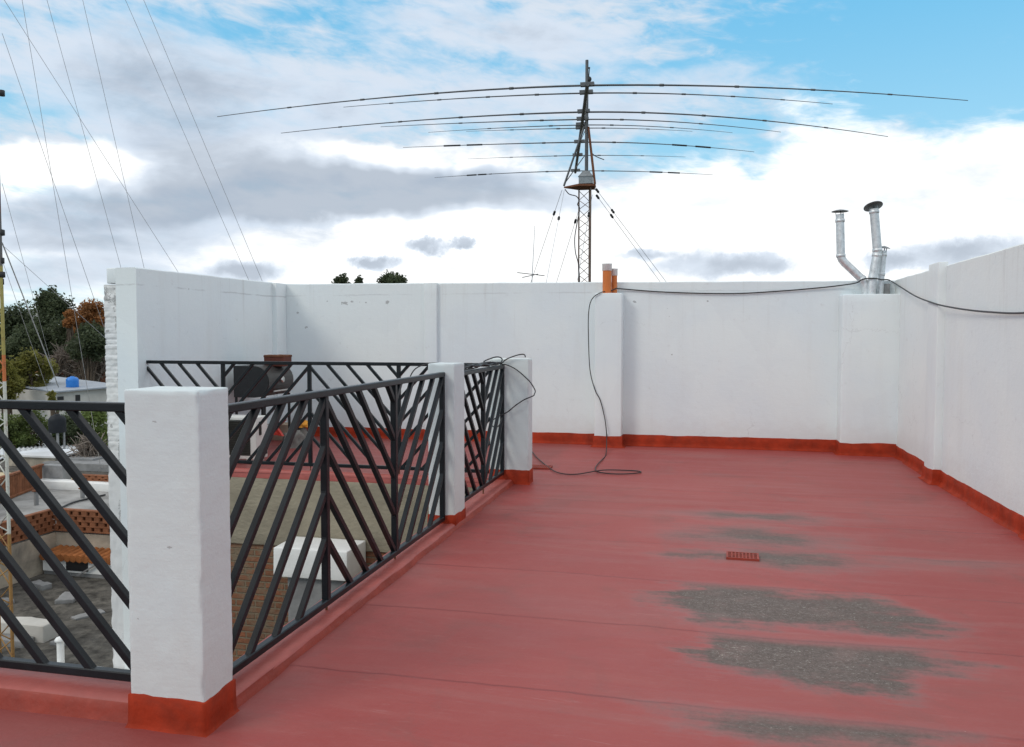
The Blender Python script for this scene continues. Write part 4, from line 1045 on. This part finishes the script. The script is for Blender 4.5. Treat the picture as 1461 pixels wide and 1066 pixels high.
# corrugated sheds
def shed(label, x0, x1, ya, yb, D0, D1, group):
    root = empty('sheet_roof_shed', label, 'shed', group)
    a, b, c, d = at_d(x0, yb, D0), at_d(x1, yb, D0), at_d(x1, ya, D1), at_d(x0, ya, D1)
    vs, fs = [], []; nn = 90
    for i in range(nn+1):
        t_ = i/nn; wv = Vector((0, 0, .035*math.sin(i*math.pi/1.5)))
        p, q = a.lerp(b, t_)+wv, d.lerp(c, t_)+wv
        vs += [p, q, p-Vector((0, 0, .03)), q-Vector((0, 0, .03))]
    for i in range(nn):
        o_ = i*4
        fs += [(o_, o_+4, o_+5, o_+1), (o_+2, o_+3, o_+7, o_+6), (o_, o_+2, o_+6, o_+4), (o_+1, o_+5, o_+7, o_+3)]
    MB().add(vs, fs).build('roof', M['tin'], root)
    A4 = [Vector((p.x, p.y, -8)) for p in (a, b, c, d)]; T_ = [p-Vector((0, 0, .10)) for p in (a, b, c, d)]
    MB().add(A4+T_, [(0, 1, 5, 4), (1, 2, 6, 5), (2, 3, 7, 6), (3, 0, 4, 7), (4, 5, 6, 7)]).build('wall', M['stained'], root)
shed('wide pale corrugated shed roof beyond the lattice parapets', -30, 190, 640, 654, 29, 37, 'corrugated shed roofs')
shed('smaller bluish corrugated roof below the black water tank', 26, 190, 631, 640, 38, 44, 'corrugated shed roofs')

def tank(label, x, yt, yb, D, m_, wpx, stand):
    root = empty('water_tank', label, 'water tank')
    t_, b_ = at_d(x, yt, D), at_d(x, yb, D); hgt = t_.z-b_.z; rad = wpx/2*D/FOC/math.cos(R(25))
    MB().lathe((b_.x, b_.y, b_.z), [(0, 0), (rad*.9, 0), (rad, hgt*.06), (rad*.97, hgt*.3), (rad, hgt*.35), (rad*.97, hgt*.6), (rad, hgt*.72), (rad*.72, hgt*.9), (rad*.35, hgt*.95), (rad*.33, hgt), (0, hgt)], 20).build('tank', m_, root)
    s_ = MB()
    for sx, sy in ((-1, -1), (1, -1), (1, 1), (-1, 1)):
        s_.bar((b_.x+sx*rad*.5, b_.y+sy*rad*.5, stand), (b_.x+sx*rad*.5, b_.y+sy*rad*.5, b_.z), .06, .06, (0, 1, 0))
    s_.build('stand', M['cement'], root)
# white house with the blue tank
DH = 47
wh = empty('white_house', 'small dirty white house with a grey sheet roof in front of the trees', 'house')
a, b = at_d(79, 580, DH), at_d(172, 580, DH+2); c = at_d(79, 559, DH); ang = math.atan2(b.y-a.y, b.x-a.x)
d_ = (b-a); d_.z = 0; Lh = d_.length; d_.normalize(); nn_ = Vector((-d_.y, d_.x, 0))
def hb(s0, s1, t0, t1, z0, z1):
    P_ = [a + d_*s + nn_*t_ for s, t_ in ((s0, t0), (s1, t0), (s1, t1), (s0, t1))]
    vs = [Vector((p.x, p.y, z0)) for p in P_]+[Vector((p.x, p.y, z1)) for p in P_]
    return vs, [(3, 2, 1, 0), (4, 5, 6, 7), (0, 1, 5, 4), (1, 2, 6, 5), (2, 3, 7, 6), (3, 0, 4, 7)]
zt_ = c.z
MB().add(*hb(0, Lh, 0, 7, -8, zt_)).build('wall', M['housewhite'], wh)
R0 = [a+d_*-.2+nn_*-.25, a+d_*(Lh+.2)+nn_*-.25, a+d_*(Lh+.2)+nn_*7.2, a+d_*.9+nn_*7.2]
zz = [zt_+.03, zt_+.12, zt_+.50, zt_+.30]
MB().add([Vector((p.x, p.y, z)) for p, z in zip(R0, zz)]+[Vector((p.x, p.y, z-.07)) for p, z in zip(R0, zz)], [(0, 1, 2, 3), (7, 6, 5, 4), (0, 4, 5, 1), (1, 5, 6, 2), (2, 6, 7, 3), (3, 7, 4, 0)]).build('roof', M['slate'], wh)
for (x, y0_, y1_, wd) in ((124, 564, 573, 6), (89, 566, 571, 8)):
    p = at_d(x, y1_, DH); s_ = (p-a).dot(d_); w2 = wd*DH/FOC/2
    o = MB().add(*hb(s_-w2, s_+w2, -.03, .05, at_d(x, y1_, DH).z, at_d(x, y0_, DH).z)).build('window', M['glassdark'], wh)
tank('bright blue plastic water tank above the white house roof', 103.5, 537, 553, DH+1.6, M['bluetank'], 13.5, zt_)
tank('black water tank on a stand among the bushes', 82, 591, 617, 36, M['blacktank'], 18.5, -8)
# other far houses
def house(label, x0, x1, yt, D, dep, m_, roofm, wins, pitch=0.0):
    root = empty('distant_house', label, 'house')
    a_ = at_d(x0, yt, D); b_ = at_d(x1, yt, D); dd = b_-a_; dd.z = 0; nn2 = Vector((-dd.y, dd.x, 0)).normalized()*dep
    P_ = [a_, a_+dd, a_+dd+nn2, a_+nn2]
    z_ = a_.z
    MB().add([Vector((p.x, p.y, -8)) for p in P_]+[Vector((p.x, p.y, z_)) for p in P_], [(4, 5, 6, 7), (0, 1, 5, 4), (1, 2, 6, 5), (2, 3, 7, 6), (3, 0, 4, 7)]).build('wall', m_, root)
    c_ = sum(P_, Vector())/4
    Q_ = [c_+(p-c_)*1.04 for p in P_]
    hz = [z_+.02, z_+.02, z_+.02+pitch, z_+.02+pitch]
    MB().add([Vector((p.x, p.y, z)) for p, z in zip(Q_, hz)]+[Vector((p.x, p.y, z+.12)) for p, z in zip(Q_, hz)], [(4, 5, 6, 7), (3, 2, 1, 0), (0, 1, 5, 4), (1, 2, 6, 5), (2, 3, 7, 6), (3, 0, 4, 7)]).build('roof', roofm, root)
    du = dd.normalized(); nu_ = -nn2.normalized()*.04
    for x, y0_, y1_, wd in wins:
        p = at_d(x, y0_, D); s_ = (p-a_).dot(du); p = a_+du*s_; w2 = wd*D/FOC/2; zl, zh = at_d(x, y1_, D).z, at_d(x, y0_, D).z
        vs = [p+du*w2*i+nu_*j for i in (-1, 1) for j in (-.5, 1)]
        vv = [Vector((q.x, q.y, z)) for z in (zl, zh) for q in (vs[0], vs[2], vs[3], vs[1])]
        MB().add(vv, [(3, 2, 1, 0), (4, 5, 6, 7), (0, 1, 5, 4), (1, 2, 6, 5), (2, 3, 7, 6), (3, 0, 4, 7)]).build('window', M['glassdark'], root)
house('low brick-red building running behind the blue tank', 52, 200, 536, 64, 8, M['redwall'], M['redwall'], [(140, 541, 549, 5)], .2)
house('small white house partly hidden behind the yellow-green tree', 44, 69, 552, 54, 6, M['housewhite'], M['tin'], [(52, 556, 563, 4), (62, 557, 565, 4)], .3)
#house('pale low house under the trees left of the white house', 20, 150, 582, 43, 5, M['housewhite'], M['tin'], [(50, 586, 592, 5), (118, 586, 593, 6)], .4)

# ---------------------------------------------------------------- trees
def tree(name, label, x, ytop, D, wpx, hpx, leafm, bark, n, seed, group=None, lsz=.34, ragged=.5, bare=False, zb_=-8.0):
    rn = random.Random(seed)
    root = empty(name, label, 'tree' if 'shrub' not in name else 'shrub', group)
    top = at_d(x, ytop, D); sc_ = D/FOC
    cw, chh = wpx*sc_/2, hpx*sc_/2
    cc = Vector((top.x, top.y, top.z-chh))
    z0 = zb_
    tr = MB()
    H_ = cc.z - z0
    tr.tube([(cc.x, cc.y, z0-.1), (cc.x+rn.uniform(-.2, .2), cc.y, z0+H_*.5), (cc.x, cc.y, cc.z)], [max(.12, H_*.03), max(.09, H_*.024), .07], 8)
    lobes = []
    for k in range(18 if not bare else 26):
        a_ = rn.uniform(0, 2*math.pi); e_ = rn.uniform(-.75, 1.0); rad = math.sqrt(max(0, 1-min(1, e_*e_)))*rn.uniform(.35, 1)
        lc = cc + Vector((math.cos(a_)*rad*cw*.72, math.sin(a_)*rad*cw*.72, e_*chh*.74))
        lobes.append((lc, rn.uniform(.22, .44)*min(cw, chh)))
        st0 = Vector((cc.x, cc.y, z0+H_*rn.uniform(.55, .98)))
        mid_ = st0.lerp(lc, .5)+Vector((rn.uniform(-.2, .2), rn.uniform(-.2, .2), rn.uniform(0, .3)))
        tr.tube([st0, mid_, lc], [.07, .045, .02], 6)
        if bare:
            for q in range(12):
                e2_ = lc+Vector((rn.gauss(0, 1), rn.gauss(0, 1), rn.gauss(.3, .8)))*min(cw, chh)*.45
                s2_ = mid_.lerp(lc, rn.uniform(.2, 1)); tr.tube([s2_, s2_.lerp(e2_, .5)+Vector((0, 0, .08)), e2_], [.028, .02, .010], 4, False)
    lobes.append((cc+Vector((0, 0, chh*.62)), .36*min(cw, chh)))
    tr.build('trunk', bark, root)
    vs, fs = [], []
    for i in range(n):
        lc, lr = lobes[int(rn.random()**1.0*len(lobes)) % len(lobes)]
        d = Vector((rn.gauss(0, 1), rn.gauss(0, 1), rn.gauss(0, 1))).normalized()
        p = lc + d*lr*(rn.random()**.45)*(1.15+ragged*(noise.noise(d*2.5+lc)*1.0))
        s_ = lsz*rn.uniform(.5, 1.2)
        u = Vector((rn.gauss(0, 1), rn.gauss(0, 1), rn.gauss(0, .7))).normalized(); v_ = u.orthogonal().normalized()
        v_ = (v_*math.cos(i) + u.cross(v_)*math.sin(i))
        o_ = len(vs); vs += [p-u*s_*.5, p+v_*s_*.28+u*s_*.05, p+u*s_*.55, p-v_*s_*.28]
        fs.append((o_, o_+1, o_+2, o_+3))
    MB().add(vs, fs, True).build('crown', leafm, root)
    return root
G1 = 'trees beyond the rooftops'
tree('evergreen_tree', 'tallest dark evergreen tree at left, its two-lobed top against the sky', 74, 410, 72, 74, 116, M['leafdark'], M['bark'], 15000, 1, G1, .27, .8)
tree('evergreen_tree', 'dark evergreen tree at the far left behind the lattice tower', 24, 427, 78, 84, 124, M['leafdark'], M['bark'], 14000, 2, G1, .28, .6)
tree('evergreen_tree', 'dark leafy tree standing just left of the rough brick edge', 126, 464, 60, 62, 56, M['leafdark'], M['bark'], 9000, 3, G1, .24, .6)
tree('evergreen_tree', 'dark tree filling the gap below the tallest evergreen', 92, 458, 68, 90, 90, M['leafdark'], M['bark'], 12000, 4, G1, .26, .6)
tree('evergreen_tree', 'deep green tree behind the yellow-green tree', 44, 464, 68, 90, 90, M['leafdark'], M['bark'], 12000, 14, G1, .26, .6)
tree('autumn_tree', 'rust orange autumn tree beside the rough brick wall edge', 132, 431, 66, 60, 62, M['leaforange'], M['bark'], 14000, 5, G1, .22, .6)
tree('autumn_tree', 'small rust orange tree between the evergreen and the larger orange one', 101, 440, 64, 22, 30, M['leaforange'], M['bark'], 4000, 6, G1, .2, .6)
tree('evergreen_tree', 'low dark bushy tree behind the blue water tank', 126, 494, 66, 60, 44, M['leafdark'], M['bark'], 6000, 24, G1, .24, .6)
tree('bare_tree', 'leafless brown tree above the blue water tank', 132, 486, 62, 62, 54, M['leafbrown'], M['barkpale'], 1500, 7, G1, .22, .6, True)
tree('bare_tree', 'leafless pale tree in front of the dark evergreens', 92, 496, 64, 46, 46, M['leafbrown'], M['barkpale'], 900, 17, G1, .22, .6, True)
tree('broadleaf_tree', 'yellow-green tree beside the lattice tower', 44, 503, 50, 64, 62, M['leafyellow'], M['bark'], 8000, 8, G1, .19, .6)
tree('broadleaf_tree', 'narrow yellow-green tree at the left picture edge', 6, 508, 48, 40, 70, M['leafyellow'], M['bark'], 5000, 9, G1, .19, .6)
G2 = 'shrubs behind the sheds'
for k, (lab, x, yt, D, wp, hp, lm_) in enumerate((
        ('bright green shrub left of the black water tank', 42, 584, 40, 62, 58, 'leafgreen'), ('dark green shrub around the foot of the black water tank', 92, 593, 41, 66, 52, 'leafdark'),
        ('green shrub beside the brick edge below the white house', 136, 580, 41, 56, 60, 'leafgreen'), ('dull green shrub at the left edge behind the lattice tower', 8, 588, 39, 44, 60, 'leafgreen'),
        ('small olive shrub in front of the white house corner', 74, 556, 44, 13, 24, 'leafyellow'))):
    tree('garden_shrub', lab, x, yt, D, wp, hp, M[lm_], M['bark'], 6000 if wp > 20 else 900, 30+k, G2, .13, .6)
tree('bare_tree', 'leafless twiggy shrub overhanging the corrugated sheds', 132, 622, 27, 44, 50, M['leafbrown'], M['barkpale'], 60, 44, G2, .12, .5, True)
G3 = 'tree tops over the back wall'
for k, (lab, x, yt, wp, hp) in enumerate((('left one of the dark tree tops peeping over the back wall', 489, 389.5, 32, 46), ('small middle tree top peeping over the back wall', 512, 392.5, 18, 40),
                                         ('widest dark tree top peeping over the back wall', 556, 388, 66, 50))):
    tree('distant_tree', lab, x, yt, 70, wp, hp, M['leafdark'], M['bark'], 2200 if wp < 30 else 6000, 50+k, G3, .24, .8)

rn_ = random.Random(77)                                    # far wood closing the horizon behind the rooftops
vs, fs = [], []
for i in range(16000):
    x = -560 + 1500*rn_.random()
    D_ = rn_.uniform(118, 150)
    g_ = at_d(x, 476, D_)
    top_ = .2 + 2.6*noise.noise(Vector((x*.02, 1, 2))) + 1.6*noise.noise(Vector((x*.07, 5, 2)))
    p = Vector((g_.x, g_.y, -8 + (top_+8)*rn_.random()**.6))
    s_ = rn_.uniform(.5, 1.1); u = Vector((rn_.gauss(0, 1), rn_.gauss(0, 1), rn_.gauss(0, .7))).normalized(); v_ = u.orthogonal().normalized()
    o_ = len(vs); vs += [p-u*s_, p+v_*s_*.6, p+u*s_, p-v_*s_*.6]; fs.append((o_, o_+1, o_+2, o_+3))
tag(MB().add(vs, fs, True).build('far_wood', M['leafdark']), 'far dark wood closing the horizon behind the rooftops', 'wood', kind='stuff')

# ================================================================ SKY, SUN, CAMERA
SUN = Vector((-.52, -.62, .59)).normalized()
wd = bpy.data.worlds.new('World'); sc.world = wd; wd.use_nodes = True
t = NT(wd.node_tree)
bg = t.n['Background']
sky = t.n.new('ShaderNodeTexSky'); sky.sky_type = 'NISHITA'; sky.sun_disc = False
sky.sun_elevation = math.asin(SUN.z); sky.sun_rotation = math.atan2(SUN.x, SUN.y)
sky.air_density = 1.0; sky.dust_density = .6; sky.ozone_density = 1.6
D = t.n.new('ShaderNodeTexCoord').outputs['Generated']
s = t.sep(D)
az = t.m('ARCTAN2', s[0], s[1]); el = t.m('ARCSINE', s[2])
AE = t.comb(az, el, 0)
def ae(x, y):
    d = ray(x, y).normalized(); return math.atan2(d.x, d.y), math.asin(d.z)
wp = t.v('ADD', AE, t.v('MULTIPLY', t.v('SUBTRACT', t.comb(t.noise(D, 6, 4, .6), t.noise(t.v('ADD', D, (3, 1, 7)), 6, 4, .6), .5), (.5, .5, .5)), (.16, .07, 0)))
flat_ = t.comb(az, t.m('MULTIPLY', el, 2.3), 0)
nA = t.noise(flat_, 7.0, 9, .60, .25)
nB = t.noise(t.v('ADD', flat_, (5.3, 2.1, 1.0)), 10.0, 9, .60, .3)
nC = t.noise(t.v('ADD', t.comb(t.m('ADD', az, t.m('MULTIPLY', el, .8)), t.m('MULTIPLY', el, 3.2), 0), (1.7, 8.2, 3.0)), 16.0, 8, .6, .5)
wp2 = t.v('ADD', AE, t.v('MULTIPLY', t.v('SUBTRACT', t.comb(t.noise(D, 22, 6, .65), t.noise(t.v('ADD', D, (3, 1, 7)), 22, 6, .65), .5), (.5, .5, .5)), (.07, .035, 0)))
def field(lst, base, wp=wp):
    f = None
    for (x, y, rx, ry, a_) in lst:
        ca, ce = ae(x, y)
        b_ = t.m('MULTIPLY', t.ss(t.m('ADD', t.blob(wp, ca, ce, rx/FOC*1.25, ry/FOC*1.25), 0.0), 0, .75), a_)
        f = b_ if f is None else t.m('ADD', f, b_)
    return t.m('ADD', f, base)
white = field([(1340, 310, 420, 120, .62), (900, 345, 900, 95, .6), (105, 230, 170, 28, .6), (480, 228, 300, 34, .55), (1190, 190, 90, 110, .42), (1120, 150, 60, 60, .15), (300, 70, 420, 140, .20), (640, 70, 260, 110, .12), (900, 30, 170, 60, .22), (980, 130, 260, 70, .18),
               (1130, 60, 300, 100, -.42), (1400, 70, 260, 130, -.55), (1290, 130, 200, 60, -.2), (560, 76, 110, 30, -.30), (340, 100, 60, 16, -.3), (110, 148, 120, 18, -.38), (430, 20, 160, 30, -.25), (1030, 205, 160, 40, -.18), (330, 168, 90, 16, -.3), (900, 90, 130, 20, -.3), (430, 62, 260, 34, -.30), (200, 45, 160, 30, -.32), (60, 130, 100, 26, -.2), (700, 100, 150, 26, -.28), (560, 10, 200, 30, -.25), (1060, 230, 170, 60, -.22)], .54)
white = t.m('ADD', white, t.m('MULTIPLY', t.ss(el, .40, .62), .60))
nD = t.noise(t.v('ADD', t.comb(t.m('ADD', az, t.m('MULTIPLY', el, 1.4)), t.m('MULTIPLY', el, 2.0), 0), (4.7, 1.2, 9.0)), 34.0, 7, .62, .4)
wf = t.ss(t.m('ADD', white, t.m('ADD', t.m('MULTIPLY', t.m('SUBTRACT', nC, .5), 1.5), t.m('MULTIPLY', t.m('SUBTRACT', nD, .5), .7))), .10, .92)
grey = field([(420, 262, 300, 52, .85), (620, 278, 240, 40, .75), (250, 280, 200, 40, .45), (290, 165, 230, 80, .50), (120, 60, 240, 90, .36), (60, 375, 260, 50, .26), (220, 345, 280, 40, .18), (640, 140, 260, 60, .36), (560, 40, 260, 50, .22), (960, 125, 230, 55, .32), (740, 40, 220, 40, .24), (110, 292, 150, 22, .50), (160, 330, 220, 22, .3),
              (700, 385, 120, 16, .15), (350, 386, 60, 14, .45), (1150, 190, 90, 40, .2), (930, 360, 50, 9, .4), (60, 390, 200, 26, .25), (820, 60, 140, 30, .2),
              (105, 230, 190, 30, -.6), (480, 226, 230, 20, -.30), (1280, 270, 300, 90, -.05), (1220, 320, 330, 60, .20), (1010, 300, 230, 50, .20), (1400, 250, 120, 50, .2), (900, 330, 500, 36, -.25)], .08)
grey2 = field([(540, 375, 46, 13, .95), (610, 351, 38, 11, .75), (662, 345, 22, 10, .85), (1010, 380, 110, 24, .46), (1080, 376, 70, 20, .36), (900, 362, 40, 9, .4), (1330, 366, 90, 22, .40), (1400, 358, 60, 16, .3), (352, 386, 50, 13, .42), (1260, 372, 50, 14, .4), (420, 318, 70, 16, .4)], 0, wp2)
gv = t.m('ADD', t.m('ADD', grey, grey2), t.m('MULTIPLY', t.m('SUBTRACT', nA, .5), 1.05))
gf = t.ss(t.m('ADD', gv, t.m('MULTIPLY', t.m('SUBTRACT', nD, .5), .28)), .16, .58)
deep = t.ss(t.m('ADD', gv, t.m('MULTIPLY', t.m('SUBTRACT', nB, .5), .7)), .40, 1.05)
skyc = t.mix(1.0, sky.outputs[0], (.9, 1.0, .95), 'MULTIPLY')
k_ = t.v('MULTIPLY', skyc, (.115, .115, .115))
zen = t.ss(el, .0, .5)
blue = t.mix(.70, k_, t.mix(zen, (.50, .84, 1.0), (.12, .60, 1.0)))
brt = field([(105, 230, 190, 30, .5), (480, 226, 280, 30, .4), (1320, 300, 430, 120, .34), (900, 345, 700, 80, .4), (1190, 160, 90, 120, .3), (330, 330, 300, 40, -.25)], 0)
wcol = t.mix(t.ss(t.m('ADD', t.m('ADD', t.m('ADD', brt, t.m('MULTIPLY', el, -1.9)), t.m('MULTIPLY', t.ss(el, .40, .62), 1.8)), t.m('ADD', nB, .22)), .30, .62), (.68, .76, .86), (1.12, 1.13, 1.13))
c = t.mix(wf, blue, wcol)
gcol = t.mix(deep, (.68, .775, .90), (.38, .455, .56))
c = t.mix(t.m('MULTIPLY', gf, .84), c, gcol)
c = t.mix(t.ss(el, .085, .0, 0, .35), c, (.88, .93, 1.0))
below = t.ss(el, -.02, -.10)
c = t.mix(below, c, (.20, .20, .20))
t.put(bg.inputs['Color'], c); bg.inputs['Strength'].default_value = 1.0

sun = bpy.data.lights.new('sun', 'SUN'); sun.energy = .85; sun.angle = R(18); sun.color = (1.0, .94, .85)
so = bpy.data.objects.new('sun', sun); COL.objects.link(so); so.rotation_euler = (-SUN).to_track_quat('-Z', 'Y').to_euler()

cam = bpy.data.cameras.new('camera'); cam.sensor_width = 36; cam.lens = FOC/1461*36; cam.clip_end = 3000; cam.clip_start = .05
co = bpy.data.objects.new('camera', cam); COL.objects.link(co); co.location = EYE
co.rotation_euler = Matrix((RGT, UPV, -FWD)).transposed().to_euler()
sc.camera = co
sc.view_settings.view_transform = 'Standard'; sc.view_settings.look = 'None'; sc.view_settings.exposure = .03; sc.view_settings.gamma = 1
sc.render.engine = 'CYCLES'
sc.cycles.use_denoising = True
